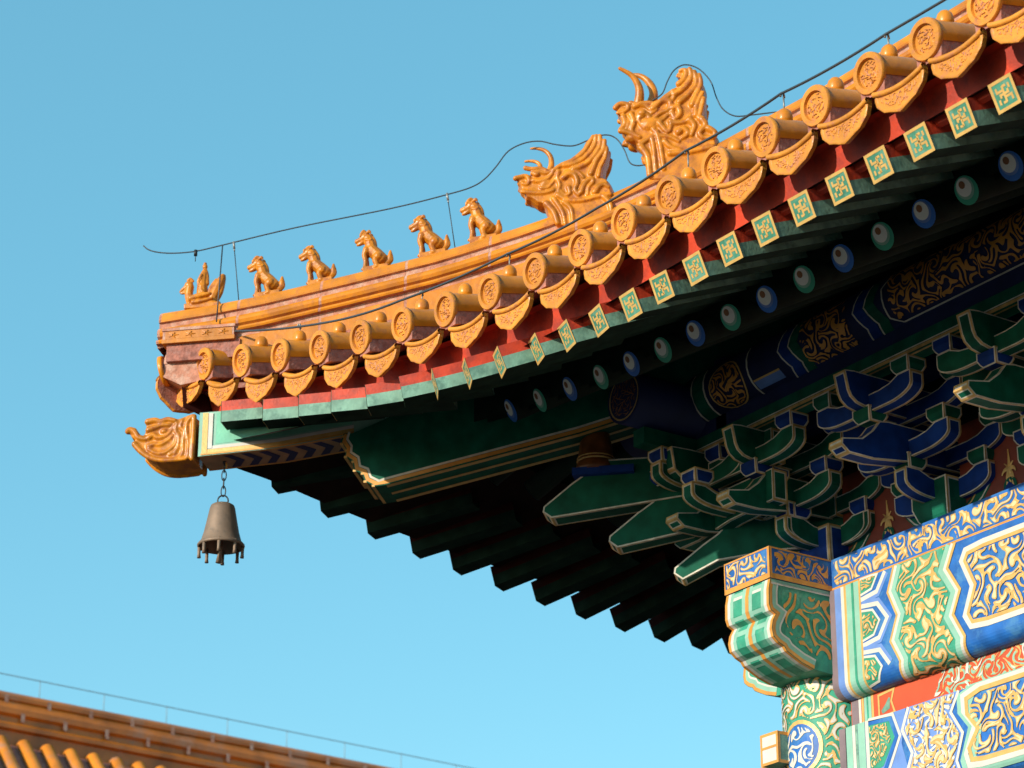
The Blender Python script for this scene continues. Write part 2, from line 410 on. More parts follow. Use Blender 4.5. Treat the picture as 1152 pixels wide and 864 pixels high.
def tube_tile(side, a, q0, q1, first, idx):
    global disc0, cap0
    b_ = B(); R_ = .082; n = 7
    rows = []; rowm = []
    steps = 3 if first else max(2, int((q1-q0)/.3))
    e = side.edge(a); ax = V((0, 1, 0)) if side.w else V((1, 0, 0))
    for i in range(steps+1):
        q = q0+(q1-q0)*i/steps; c_ = side.P(a, e+q, row_z(a, q))
        rr = R_*(1 if not first else (1.02 if i == 0 else 1.0))
        rows.append([c_+ax*cos(-.42+(pi+.84)*j/14)*rr+V((0,0,1))*sin(-.42+(pi+.84)*j/14)*rr for j in range(15)])
        rowm.append([c_+ax*R_*.89-V((0,0,.028)), c_+ax*R_*.84-V((0,0,.10)), c_-ax*R_*.84-V((0,0,.10)), c_-ax*R_*.89-V((0,0,.028))])
    b_.grid(rows, 'glaze'); b_.grid(rowm, 'redmort', False)
    b_.face([p for p in rows[0]], 'redmort'); b_.face(rowm[0], 'redmort'); b_.face(rows[-1], 'redmort')
    t = part(b_, 'roof_tile')
    if first:
        org = side.P(a, e+q0, row_z(a, q0)); rg = random.Random(int(a*1000)+7*side.w); mx = mxf(org, side.inward(), .16) @ Matrix.Rotation(rg.uniform(-.03, .03), 4, 'X') @ Matrix.Rotation(rg.uniform(-.03, .03), 4, 'Z') @ Matrix.Rotation(rg.uniform(-.12, .12), 4, 'Y')
        if disc0 is None:
            disc0 = [disc_mesh(k_).build('tile_end_disc') for k_ in (3, 8, 15)]
            for o in disc0[1:]: pass
            d = disc0[0]; setw(d, mx, t)
            b2 = B(); b2.lathe([(.034, -.012), (.036, .012), (.0355, .03), (.030, .047), (.019, .059), (.0, .063)], 'glaze', 16); cap0 = b2.build('nail_cap')
            setw(cap0, Matrix.Translation((0,0,0)), t); c_ = cap0
        else:
            d = disc0[idx % 3]
            if d.parent is None: setw(d, mx, t)
            else: d = d.copy(); C.objects.link(d); d.parent = t; setw(d, mx)
            c_ = cap0.copy(); C.objects.link(c_); c_.parent = t
        setw(c_, Matrix.Translation(side.P(a, e+q0+.10, row_z(a, q0+.1)+.078)))
    return t
drip0 = []
def drip_mesh(seed, np_=4):
    b_ = B(); H = [(.143, .0), (.144, -.034), (.134, -.066), (.116, -.082), (.094, -.103), (.066, -.112), (.034, -.126), (.0, -.138)]
    top = [(.143*(1-2*i/12), -.028*(1-(1-2*i/12)**2)) for i in range(13)]       # right to left
    low = [(-x, z) for x, z in H][1:]                                        # left, downwards
    ring = top+low+[(x, z) for x, z in H[:-1]][::-1][:-1]
    fr = [V((x, -.010+z*-.22*0, z)) for x, z in ring]; fr = [V((x, -.012+z*.18, z)) for x, z in ring]; bk = [V((x, .010+z*.18, z)) for x, z in ring]
    f3 = lambda u, v, o_: V((u, -.012-o_+v*.18, v))
    b_.face(fr[::-1], 'face'); b_.face(bk, 'redmort')
    n = len(ring)
    for i in range(n): b_.face([fr[i], fr[(i+1) % n], bk[(i+1) % n], bk[i]], 'face')
    # raised outer border following the lower edge
    edge = [(-x*.93, z*.93-.004) for x, z in H]+[(x*.93, z*.93-.004) for x, z in H[:-1]][::-1]
    b_.stroke(edge, [.016]*len(edge), f3, 0, .005, 'face')
    # lip of the pan tile above it
    lip = [[], [], [], [], []]
    for i in range(13):
        t = -1+2*i/12; x = .146*t; z = -.025*(1-t*t)+.005
        for r_, (yy, zz) in enumerate(((.03, .004), (-.022, .002), (-.030, -.010), (-.024, -.021), (.0, -.023))): lip[r_].append(V((x, yy, z+zz)))
    b_.grid(lip, 'face')
    ins = inpoly([(-.118, -.030), (-.05, -.047), (.05, -.047), (.118, -.030), (.10, -.065), (.05, -.094), (0, -.115), (-.05, -.094), (-.10, -.065)])
    for pts, ws in scrolls(ins, (-.12, .12, -.12, -.02), 22, .045, .0075, seed, sep=.009): b_.stroke(pts, ws, f3, 0, .0045, 'relief')
    # pan going back up the roof
    pan = []
    for j in range(np_):
        q = j*.16 if np_ == 4 else j*.05; pan.append([V((.146*(-1+2*i/10), -.01+q, -.026*(1-(-1+2*i/10)**2)+.16*q-.002)) for i in range(11)])
    b_.grid(pan, 'redmort')
    return b_
def drip_tile(side, a, idx):
    e = side.edge(a); sl = (dz(a+.1)-dz(a-.1))/.2
    org = side.P(a, e+.0, 5.168+dz(a)); mx = mxf(org, side.inward(), .16)
    roll = atan2(sl, 1)*(1 if not side.w else -1); rg = random.Random(int(a*977)+3*side.w); mx = mx @ Matrix.Rotation(-roll+rg.uniform(-.025, .025), 4, 'Y') @ Matrix.Rotation(rg.uniform(-.03, .03), 4, 'X')
    if a < .45: part(drip_mesh(60+idx, 2), 'drip_tile', mx); return
    if len(drip0) < 3:
        o = part(drip_mesh(40+len(drip0)), 'drip_tile', mx); drip0.append(o); return
    copypart(drip0[idx % 3], mx)
for S_, n in ((F, 28), (W, 22)):
    for i in range(n):
        a = -.22+.33*i; e = S_.edge(a); lim = max(.14, a-e-.02)
        tube_tile(S_, a, 0, min(.52, lim), True, i)
        if lim > .56: tube_tile(S_, a, .535, min(3.6-e, lim), False, i)
        drip_tile(S_, a-.165 if i else a-.15, i)

# --- rafters
def fan(s_): return radians(45)*min(1, max(0, (3.1-s_)/3.3*1.5))**.8
def fanw(s_): return radians(45)*min(1, max(0, (3.1-s_)/3.3))**.85
def square_rafter_mesh(L_=.62, h=.118, kr='red', kt='teal'):
    b_ = B(); r_ = h/2; 
    x0, x1 = -r_, r_
    for xs, s_ in ((x1, 1), (x0, -1)):
        pts = [[(xs, 0, r_), (xs, L_, r_), (xs, L_, .004), (xs, 0, .004)], [(xs, 0, .004), (xs, L_, .004), (xs, L_, -r_), (xs, 0, -r_)]]
        for q, k in zip(pts, (kr, kt)): b_.face(q if s_ < 0 else q[::-1], k)
    b_.face([(x0,0,r_),(x1,0,r_),(x1,L_,r_),(x0,L_,r_)], kr); b_.face([(x0,0,-r_),(x0,L_,-r_),(x1,L_,-r_),(x1,0,-r_)], 'ugreen')  # underside green is darkened as painted shade
    b_.face([(x0,0,-r_),(x1,0,-r_),(x1,0,r_),(x0,0,r_)], 'teal')
    return b_
def square_end_mesh(h=.118):
    b_ = B(); r_ = h/2; f3 = lambda u, v, o_: V((u, -.0015-o_, v))
    b_.box((-r_, -.0015, -r_), (r_, .0, r_), 'endg')
    b_.band([(-r_+.004,-r_+.004),(r_-.004,-r_+.004),(r_-.004,r_-.004),(-r_+.004,r_-.004)], .013, f3, .001, 'gold', closed=True)
    u = .0125                                  # hooked fret
    for pts in ([(-2.6,-1.1),(-2.6,-2.7)], [(-2.6,2.7),(-2.6,1.2),(-.1,1.2)], [(2.6,-2.7),(2.6,-1.0),(.1,-1.0)], [(2.6,1.1),(2.6,2.7)],
                [(0,2.6),(0,-2.6)], [(-1.6,-.9),(-1.6,.1),(1.7,.1),(1.7,1.1)], [(0,2.4),(1.5,2.4)], [(0,-2.4),(-1.4,-2.4)]):
        b_.band([(x*u, y*u) for x, y in pts], .0100, f3, .001, 'gold')
    return b_
sq0 = {}
def square_rafter(org, al, side, slope=.42, roll=0):
    """org: centre of the end face"""
    mx = mxf(org, side.inward(al), slope); rg = random.Random(int(org.x*1000+org.y*777)); mx = mx @ Matrix.Rotation(rg.uniform(-.02, .02), 4, 'Y') @ Matrix.Rotation(rg.uniform(-.012, .012), 4, 'Z')
    key = side.w
    if key not in sq0:
        r_ = part(square_rafter_mesh(kr='ured' if key else 'red', kt='ugreen' if key else 'teal'), 'square_rafter', mx); e = square_end_mesh().build('rafter_end_paint'); setw(e, mx, r_); sq0[key] = (r_, e)  # west rafters take the copies with shade in their colour
    else:
        r_ = copypart(sq0[key][0], mx); e = sq0[key][1].copy(); C.objects.link(e); e.parent = r_; setw(e, mx)
# front: X of the end faces, straight zone then fan zone (bottom left corner, from the corner outwards)
for i in range(-13, 14):
    X = -6.44-.2387*i; s_ = X-XE
    if i >= 10: X = (-8.818, -9.058, -9.286, -9.502)[i-10]; s_ = X-XE
    square_rafter(V((X, 6.66+dy(s_), 4.933+dz(s_)+(.01 if i > 10 else 0))), fan(s_) , F, roll=0)
for X, zb in ((-9.735, 4.869), (-9.966, 4.885), (-10.2, 4.904), (-10.445, 4.939), (-10.70, 4.974), (-10.965, 5.026), (-11.23, 5.082), (-11.53, 5.147), (-11.89, 5.246)):
    s_ = X+.06-XE; al = fan(s_); wv = V((cos(al), -sin(al), 0))
    bl = V((X, 6.62+dy(X-XE), zb)); square_rafter(bl+wv*.059+V((0,0,.056)), al, F, slope=.42*(1-(al/.785)**3)+.02)
for i in range(26):
    s_ = (.17, .47, .76, 1.04)[min(i, 3)]
    if i > 3: s_ = 1.30+.272*(i-4)
    e = W.edge(s_)-dy(s_)
    square_rafter(W.P(s_, .03+W.edge(s_), 4.905+dz(s_)+.45*e), fanw(s_*.62)*1.0, W, slope=.42*(1-.8*fanw(s_)/.785))
def round_rafter_mesh():
    b_ = B(); b_.lathe([(.063, 0), (.063, 2.6)], 'dgreen', 16, axis=1); return b_
def round_end_mesh(col):
    b_ = B(); n = 24
    for (r_, cx, cz, y_, k) in ((.063, 0, 0, -.001, 'eyeb' if col == 'blue' else 'eyeg'), (.048, -.002, .010, -.0025, 'pblue' if col == 'blue' else 'pgreen'), (.040, -.004, .015, -.004, 'eyew'), (.0165, -.008, .028, -.0055, 'brown')):
        b_.face([V((cx+r_*cos(2*pi*j/n), y_, cz+r_*sin(2*pi*j/n))) for j in range(n)], k)
    return b_
rr0 = {}
def round_rafter(org, al, side, col, slope=.55):
    mx = mxf(org, side.inward(al), slope)
    if 'r' not in rr0: r_ = rr0['r'] = part(round_rafter_mesh(), 'round_rafter', mx)
    else: r_ = copypart(rr0['r'], mx)
    if col not in rr0: e = rr0[col] = round_end_mesh(col).build('rafter_end_paint'); setw(e, mx, r_)
    else: e = rr0[col].copy(); C.objects.link(e); e.parent = r_; setw(e, mx)
RZZ = [5.0,4.997,4.994,4.992,4.988,4.986,4.986,4.992,5.005,5.015,5.036,5.058,5.084,5.11,5.14]
for i in range(-13, 15):
    X = -6.96-.26*i; s_ = X-XE
    round_rafter(V((X, 7.20+.008*max(0, min(3, i-8)), RZZ[i] if i >= 0 else 5.0)), fanw(s_+.2)*.8, F, 'blue' if i % 2 == 0 else 'green')
for i in range(24):
    s_ = .95+.26*i; round_rafter(W.P(s_, .64+dy(s_)*.3, 4.99+dz(s_)*.6), fanw(s_)*.8, W, 'blue' if i % 2 else 'green')
# --- hip ridge (runs up the diagonal above the corner)
D1 = V((1, 1, 0)).normalized(); DN = V((1, -1, 0)).normalized()     # along the diagonal inwards; towards the facade side
def DP(a, n, z): return V((XE, YE, 0))+D1*a+DN*n+V((0, 0, z))
def DMX(a, z): m = Matrix((D1, -DN, V((0,0,1)))).transposed().to_4x4(); m.translation = DP(a, 0, z); return m
def interp(tab, x):
    if x <= tab[0][0]: return tab[0][1]+(x-tab[0][0])*(tab[1][1]-tab[0][1])/(tab[1][0]-tab[0][0])
    for (x0, y0), (x1, y1) in zip(tab, tab[1:]):
        if x <= x1: return y0+(y1-y0)*(x-x0)/(x1-x0)
    (x0, y0), (x1, y1) = tab[-2:]; return y1+(x-x1)*(y1-y0)/(x1-x0)
RT = [(-.72, 6.00), (-.4, 6.03), (-.117, 6.065), (.379, 6.15), (.874, 6.24), (1.364, 6.365), (1.80, 6.50), (2.3, 6.71), (3, 7.06), (4.2, 7.75)]
def ridge_piece(a0, a1, prof, name, joint=.014, parent=hall, st=.12, dzf=0):
    """prof: list of (half width, depth below the top, material of the strip that starts there)"""
    b_ = B(); n = max(2, int((a1-a0)/st)); xs = [a0+(a1-a0)*i/n for i in range(n+1)]
    if joint: xs = [a0, a0+joint]+xs[1:-1]+[a1-.001, a1]
    full = [(-w_, d, k) for w_, d, k in prof[::-1]]+[(w_, d, k) for w_, d, k in prof]
    rows = [[DP(x, w_, interp(RT, x)+dzf-d) for w_, d, k in full] for x in xs]
    ks = [k for w_, d, k in full]; npf = len(prof)
    def kk(i, j):
        k = ks[j] if j >= npf else ks[j+1]
        if j == npf-1: k = prof[0][2]
        return 'mortar' if (joint and i == 0 and k != 'redmort') else k
    vr = b_.grid(rows, kk, True)
    for e in (vr[0][::-1], vr[-1]): b_.cap(e, 'redmort')
    for f in b_.bm.faces: f.smooth = False
    return part(b_, name)
roll = [(.0, 0, 'glaze'), (.030, .005, 'glaze'), (.054, .020, 'glaze'), (.069, .042, 'glaze'), (.074, .066, 'glaze'), (.072, .078, 'mortar'), (.058, .081, 'mortar'), (.056, .112, 'glaze'),
        (.074, .118, 'glaze'), (.088, .134, 'glaze'), (.092, .152, 'glaze'), (.086, .170, 'glaze'), (.070, .180, 'mortar'), (.066, .190, 'mortar'), (.098, .194, 'glaze'), (.102, .206, 'glaze'), (.098, .216, 'redmort'), (.074, .220, 'mortar'),
        (.072, .245, 'glaze'), (.082, .255, 'glaze'), (.084, .34, 'glaze'), (.086, .36, 'redmort'), (.088, .62, 'redmort')]
x = -.70; k_ = 0
L_ = [.44, .46, .47, .46, .47, .46, .47, .47, .47, .48, .48]
while x < 4.1:
    ridge_piece(x, x+L_[k_ % 11], [(w_, d*(1.0 if x > -.3 else 1), k) for w_, d, k in (roll if x > -.6 else roll[:18]+[(.07, .23, 'redmort')])], 'ridge_tile'); x += L_[k_ % 11]+.001; k_ += 1
# end blocks of the ridge: moulded slab with flower relief, stepped mortar, corner roll over the eave corner
b_ = B(); mx = DMX(-.70, 5.70)
f3 = lambda u, v, o_: V((u, -.112-o_, v))
b_.box((.04, -.112, .085), (.44, .112, .165), 'mortar'); b_.box((.036, -.118, .078), (.445, .118, .100), 'glaze'); b_.box((.036, -.118, .150), (.445, .118, .166), 'mortar')
b_.box((.06, -.095, -.02), (.47, .095, .085), 'redmort')
b_.box((.055, -.1135, .103), (.43, .1135, .147), 'glaze')
for i in range(4):
    cx = .10+.093*i
    for j in range(5):
        an = j*2*pi/5; b_.stroke([(cx+.006*cos(an), .125+.004*sin(an)), (cx+.030*cos(an), .125+.016*sin(an))], [.012, .004], f3, .0015, .006, 'glaze')
part(b_, 'ridge_end_block', mx)
b_ = B(); rows = []
for i in range(7):
    a = -.66+.10*i; c_ = DP(a, 0, 5.675+.015*i)
    rows.append([c_+DN*cos(pi*j/12)*.070+V((0,0,1))*sin(pi*j/12)*.085 for j in range(13)])
b_.grid(rows, 'mortar'); b_.face(rows[0], 'redmort')
rows = [[DP(-.66+.1*i, s_*.066, 5.677+.015*i-d*(1 if i < 1 else 1.9)) for s_, d in ((1, 0), (1, .075), (-1, .075), (-1, 0))] for i in range(7)]
b_.grid(rows, 'mortar', False); b_.face(rows[0], 'redmort')
part(b_, 'corner_ridge_tile')
b_ = B(); b_.lathe([(.085, 0), (.088, -.01), (.088, -.025), (.065, -.028), (.06, -.02), (0, -.02)], 'glaze', 24, axis=1)
part(b_, 'tile_end_disc', mxf(DP(-.665, 0, 5.665), (D1.x, D1.y), .2))

# --- hip rafter with its dragon head cap, and the older rafter below it
HWD = .11
def side_prism(b_, prof, hw, ks, kb, kt='dgreen', tr=None):
    """profile (a, z) on the diagonal, extruded by +-hw"""
    A_ = [DP(a, hw, z) for a, z in prof]; B_ = [DP(a, -hw, z) for a, z in prof]
    b_.face(A_, ks); b_.face(B_[::-1], ks); n = len(prof)
    for i in range(n):
        d = prof[(i+1) % n][0]-prof[i][0]
        b_.face([A_[i], B_[i], B_[(i+1) % n], A_[(i+1) % n]], kb if d > -.01 else kt)
b_ = B()
prof = [(-.43, 5.11), (.0, 5.128), (.42, 5.178), (1.1, 5.45), (1.1, 5.62), (.42, 5.44), (-.2, 5.362), (-.43, 5.36)]
side_prism(b_, prof, HWD, 'pgreen', 'cream')
f3 = lambda u, v, o_: DP(u, HWD+o_, v)
low = [(-.43, 5.11), (.0, 5.128), (.42, 5.178)]; up = [(.42, 5.44), (-.2, 5.362), (-.43, 5.36)]
ringp = low+up
b_.poly([(-.335, 5.175), (0, 5.19), (.41, 5.235), (.41, 5.43), (-.2, 5.355), (-.335, 5.352)], f3, .0015, 'hipg')
b_.band([(-.395, 5.135), (0, 5.150), (.42, 5.199)], .022, f3, .003, 'gold'); b_.band([(-.415, 5.12), (0, 5.136), (.42, 5.185)], .010, f3, .0035, 'ogold')
b_.band([(-.37, 5.155), (0, 5.170), (.42, 5.218)], .018, f3, .004, 'white')
b_.band([(-.395, 5.12), (-.395, 5.355)], .03, f3, .005, 'gold'); b_.band([(-.365, 5.15), (-.365, 5.352)], .024, f3, .006, 'white')
zb = lambda a: interp(low, a)
f3b = lambda u, v, o_: DP(u, v, zb(u)-o_)
b_.band([(-.43, HWD-.009), (.0, HWD-.009), (.42, HWD-.009)], .018, f3b, .0015, 'ogold'); b_.band([(-.43, -HWD+.009), (.0, -HWD+.009), (.42, -HWD+.009)], .018, f3b, .0015, 'ogold')
for i in range(8):
    u = -.30+.098*i; h = HWD-.022
    b_.poly([(u, h), (u+.048, h), (u+.098, 0), (u+.048, -h), (u, -h), (u+.05, 0)], f3b, .002, 'navy', cutx=(0,))
hip = part(b_, 'hip_rafter')
b_ = B()
prof = [(.37, 5.176), (.355, 5.13), (.385, 5.09), (.38, 5.05), (.42, 5.02), (.43, 4.965), (.475, 4.945), (.49, 4.90), (.545, 4.868), (.60, 4.872), (1.62, 5.085), (2.9, 5.42), (2.9, 6.0), (1.1, 5.44), (.42, 5.174)]
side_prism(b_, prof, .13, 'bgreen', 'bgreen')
f3 = lambda u, v, o_: DP(u, .13+o_, v)
edge = [(.385, 5.17), (.375, 5.13), (.40, 5.09), (.397, 5.055), (.437, 5.025), (.447, 4.975), (.49, 4.955), (.505, 4.91), (.55, 4.884), (.60, 4.888), (1.62, 5.10), (2.9, 5.436)]
b_.band(edge, .020, f3, .0015, 'ogold'); b_.band([(x+.016, z+.012) for x, z in edge[:9]]+[(x, z+.018) for x, z in edge[9:]], .012, f3, .002, 'pale')
zb2 = lambda a: interp(prof[8:12], a)
f3b = lambda u, v, o_: DP(u, v, zb2(u)-o_)
for v_ in (.112, .0, -.112): b_.band([(.605, v_), (1.62, v_), (2.8, v_)], .034 if abs(v_) > .1 else .028, f3b, .003, 'gold')
for i, (a, z) in enumerate(edge[:9]): b_.box((0, -.131, -.006), (.016, .131, .006), 'gold', DMX(a-.022, z-.012))
part(b_, 'lower_hip_rafter')

# voxel sculpting helper
def sculpt(b_, name, vox, smooth=3, parent=None, mx=None, disp=0):
    o = b_.build(name); r_ = o.modifiers.new('r', 'REMESH'); r_.mode = 'VOXEL'; r_.voxel_size = vox; r_.use_smooth_shade = True
    s_ = o.modifiers.new('s', 'SMOOTH'); s_.iterations = smooth; s_.factor = .5
    bpy.context.view_layer.update(); dg = bpy.context.evaluated_depsgraph_get()
    me = bpy.data.meshes.new_from_object(o.evaluated_get(dg)); old = o.data; o.modifiers.clear(); o.data = me; bpy.data.meshes.remove(old)
    me.name = name
    if parent: o.parent = parent
    if mx is not None: setw(o, mx) if parent else setattr(o, 'matrix_world', mx)
    return o
def ball(b_, c_, r_, k='beast', n=12):
    r3 = r_ if isinstance(r_, (tuple, list)) else (r_,)*3
    mxx = Matrix.Translation(V(c_)) @ Matrix.Diagonal((*r3, 1))
    g_ = bmesh.ops.create_icosphere(b_.bm, subdivisions=2, radius=1, matrix=mxx)
    i = b_.mi(k)
    for v in g_['verts']:
        for f in v.link_faces: f.material_index = i
def limb(b_, pts, rs, k='beast', sub=True):
    if sub and len(pts) > 2:                     # smooth the path
        P = [V(p) for p in pts]; np_, nr = [], []
        for i in range(len(P)-1):
            p0, p1, p2, p3 = P[max(i-1, 0)], P[i], P[i+1], P[min(i+2, len(P)-1)]
            for t in (0, .33, .67):
                np_.append(.5*((2*p1)+(p2-p0)*t+(2*p0-5*p1+4*p2-p3)*t*t+(3*p1-p0-3*p2+p3)*t**3)); nr.append(rs[i]+(rs[i+1]-rs[i])*t)
        np_.append(P[-1]); nr.append(rs[-1]); pts, rs = np_, nr
    b_.tube(pts, list(rs), k, 10); ball(b_, pts[0], rs[0], k); ball(b_, pts[-1], rs[-1], k)
def slab(b_, outl, hw, k='beast', taper=.75):
    """thick plate from an outline (x, z), centred on y=0, with softened shoulders"""
    cx = sum(p[0] for p in outl)/len(outl); cz = sum(p[1] for p in outl)/len(outl); n = len(outl)
    lay = [(-hw, taper), (-hw*.55, .97), (0, 1.0), (hw*.55, .97), (hw, taper)]
    vr = [[b_.bm.verts.new(((p[0]-cx)*s_+cx, y, (p[1]-cz)*s_+cz)) for p in outl] for y, s_ in lay]
    for i in range(4):
        for j in range(n):
            f = b_.bm.faces.new((vr[i][j], vr[i][(j+1) % n], vr[i+1][(j+1) % n], vr[i+1][j])); f.material_index = b_.mi(k)
    for ring in (vr[0], vr[-1]):
        f = b_.bm.faces.new(ring); f.material_index = b_.mi(k)
    bmesh.ops.recalc_face_normals(b_.bm, faces=b_.bm.faces[:])
def drawing(a0, z0, x0, y0, sc):
    """drawing grid -> metres on the diagonal plane, relative to (a0, z0)"""
    def f(x, y):
        px, py = x0+x/sc, y0+y/sc
        a = 1.452+(px-618)/203; z = 6.373-((py-250)+.072*(px-618))/189
        return (a-a0, z-z0)
    return f
def groove(b_, D_, pts, r0, r1, hw, k='beast', both=True):
    P = [D_(*p) for p in pts]; n = len(P); rs = [r0+(r1-r0)*i/(n-1) for i in range(n)]
    for s_ in ((-1, 1) if both else (-1,)): limb(b_, [(x, s_*(hw if not callable(hw) else hw(i/(n-1))), z) for i, (x, z) in enumerate(P)], rs, k)

# dragon head cap on the end of the hip rafter
A0, Z0 = -.43, 5.23
D_ = drawing(A0, Z0, 145, 440, 7.2)
b_ = B()
out = [(85,270),(130,275),(160,330),(205,340),(225,290),(215,225),(240,202),(340,205),(390,182),(450,195),(500,200),(535,188),(600,160),(625,175),(620,515),(520,540),(410,548),(300,530),(210,490),(150,430),(130,375),(95,350),(75,315)]
out = [D_(x, y) for x, y in out]; out = [(x, z-.04) for x, z in out]
slab(b_, out, .12, taper=.93)
Dk = lambda x, y: (D_(x, y)[0], D_(x, y)[1]-.045)
for pts, r0, r1 in (([(80,300),(100,285),(140,310),(170,350),(230,360)], .018, .014), ([(240,225),(300,215),(340,225),(400,205),(460,215)], .020, .014),
    ([(250,290),(300,270),(360,250),(420,250)], .020, .012), ([(255,350),(290,330),(330,350),(380,340),(420,310),(460,250)], .018, .008),
    ([(255,415),(300,400),(350,400),(400,375),(450,330)], .014, .009), ([(260,440),(320,470),(400,460),(470,400),(480,330)], .014, .009),
    ([(480,240),(470,300),(500,330),(500,400),(470,470)], .013, .010), ([(520,215),(510,270),(540,300),(535,380),(530,480),(450,525)], .013, .010),
    ([(600,180),(560,230),(560,300),(580,400),(575,500)], .014, .012), ([(140,400),(200,460),(290,510),(400,525),(560,510)], .018, .012),
    ([(615,180),(612,510)], .014, .014), ([(430,480),(500,430),(520,400)], .010, .006)):
    groove(b_, Dk, pts, r0, r1, .118)
for s_ in (-1, 1): ball(b_, (Dk(375, 300)[0], s_*.118, Dk(375, 300)[1]), (.020, .016, .016))
sculpt(b_, 'dragon_head_cap', .0052, 2, hip, DMX(A0, Z0))

# --- bracket sets
YC = 8.6; XC = -9.747
def spl(face_sets, b_, cols, th=(.007, .006)):
    for fs in face_sets:
        for k, t_ in zip(cols, th):
            fs = [f for f in fs if f.is_valid]
            r_ = bmesh.ops.inset_region(b_.bm, faces=fs, thickness=t_, use_boundary=True, use_even_offset=True)
            for f in r_['faces']: f.material_index = b_.mi(k)
def prism(b_, prof, wd, mapv, core, cols=('dgold', 'pale'), th=(.010, .006), t0=0):
    """profile (u, z) anticlockwise, extruded +-wd/2; every face group gets a gilt and white edge line"""
    n = len(prof); A_ = [b_.bm.verts.new(mapv(u, z, t0+wd/2)) for u, z in prof]; B_ = [b_.bm.verts.new(mapv(u, z, t0-wd/2)) for u, z in prof]
    sets = []; i0 = b_.mi(core)
    fa = b_.bm.faces.new(A_); fb = b_.bm.faces.new(B_[::-1]); sets += [[fa], [fb]]; q = []
    for i in range(n):
        j = (i+1) % n; f = b_.bm.faces.new((A_[j], A_[i], B_[i], B_[j])); q.append(f)
    d = [V((prof[(i+1) % n][0]-prof[i][0], prof[(i+1) % n][1]-prof[i][1])).normalized() for i in range(n)]
    grp = [[q[0]]]
    for i in range(1, n):
        if d[i].dot(d[i-1]) > .8: grp[-1].append(q[i])
        else: grp.append([q[i]])
    sets += grp
    for fs in sets:
        for f in fs: f.material_index = i0
    spl(sets, b_, cols, th)
def arm_prof(L_, zb, zt, c_=.17):
    h = zt-zb
    r_ = [(L_, zt), (L_, zb+h*.50)]
    for j in range(1, 7):
        an = j/6*pi/2; r_.append((L_-c_+c_*cos(an), zb+h*.50*(1-sin(an))))
    right = [(u, z) for u, z in r_]
    left = [(-u, z) for u, z in right[::-1]]
    top = [(-L_+.085, zt), (-L_+.15, zt-.025), (-L_+.22, zt-.034)] if L_ > .2 else []
    top = top+[(-u, z) for u, z in top[::-1]]
    return (right+left+top)[::-1]
mo = lambda u, z, t_: V((t_, -u, z))        # along the outward axis
ml = lambda u, z, t_: V((u, -t_, z))        # along the facade
def block(b_, l, o_, z, k, s_=1.0, h=.074, cols=('dgold', 'pale')):
    a, c_ = .060*s_, .040*s_; lv = [(c_, z), (c_+(a-c_)*.55, z+h*.18), (a, z+h*.45), (a, z+h)]
    vr = [[b_.bm.verts.new((l+sx*r_, -o_+sy*r_, zz)) for sx, sy in ((-1,-1),(1,-1),(1,1),(-1,1))] for r_, zz in lv]
    sets = []
    for j in range(4):
        fs = []
        for i in range(3):
            f = b_.bm.faces.new((vr[i][j], vr[i][(j+1) % 4], vr[i+1][(j+1) % 4], vr[i+1][j])); f.material_index = b_.mi(k); fs.append(f)
        sets.append(fs)
    f = b_.bm.faces.new(vr[0][::-1]); f.material_index = b_.mi(k)
    f = b_.bm.faces.new(vr[-1]); f.material_index = b_.mi(k)
    spl(sets, b_, cols, (.006, .007) if s_ < 1.5 else (.010, .008))
def beak_prof(z=4.56, L_=.70, s_=1.0, drop=.03):
    return [(-.1, z+.165), (-.1, z), (.25*s_, z-.01), (.50*s_, z-.045), (L_-.045, z-drop-.015), (L_, z-drop+.02), (L_-.005, z-drop+.05), (L_-.13*s_, z+.045), (L_-.20*s_, z+.10), (L_-.245*s_, z+.155), (L_-.30*s_, z+.165)][::-1]
def bracket_set(ck, bk, corner=False):
    """returns list of (name, mesh builder); ck arms, bk blocks"""
    out = []
    def add(name, fn): b_ = B(); fn(b_); out.append((name, b_))
    add('base_block', lambda b_: (block(b_, 0, 0, 4.281, bk, 2.05, .215)))
    P1, P2, P3 = (4.395, 4.524), (4.572, 4.692), (4.752, 4.873)
    add('bracket_arm', lambda b_: prism(b_, arm_prof(.30, *P1), .085, mo, ck))
    add('bracket_arm', lambda b_: prism(b_, arm_prof(.33, *P1), .083, ml, ck))
    add('slanted_arm', lambda b_: prism(b_, beak_prof(), .095, mo, ck))
    add('bracket_arm', lambda b_: prism(b_, arm_prof(.32, *P2), .085, ml, ck, t0=.235))
    add('bracket_arm', lambda b_: prism(b_, arm_prof(.42, *P2), .083, ml, ck))
    add('beam_head', lambda b_: prism(b_, [(-.1, 4.765), (.47, 4.772), (.54, 4.775), (.585, 4.785), (.62, 4.81), (.635, 4.84), (.655, 4.935), (.60, 4.943), (-.1, 4.943)], .085, mo, ck))
    add('bracket_arm', lambda b_: prism(b_, arm_prof(.335, *P3), .085, ml, ck, t0=.47))
    add('bracket_arm', lambda b_: prism(b_, arm_prof(.42, *P3), .083, ml, ck, t0=.235))
    for l, o_, z in ((0, .235, 4.520), (.27, 0, 4.520), (-.27, 0, 4.520), (0, .47, 4.708), (.255, .235, 4.688), (-.255, .235, 4.688), (.365, 0, 4.689), (-.365, 0, 4.689),
                     (.28, .47, 4.870), (-.28, .47, 4.870), (.365, .235, 4.871), (-.365, .235, 4.871)):
        add('bearing_block', lambda b_, l=l, o_=o_, z=z: block(b_, l, o_, z, bk))
    return out
protos = {}
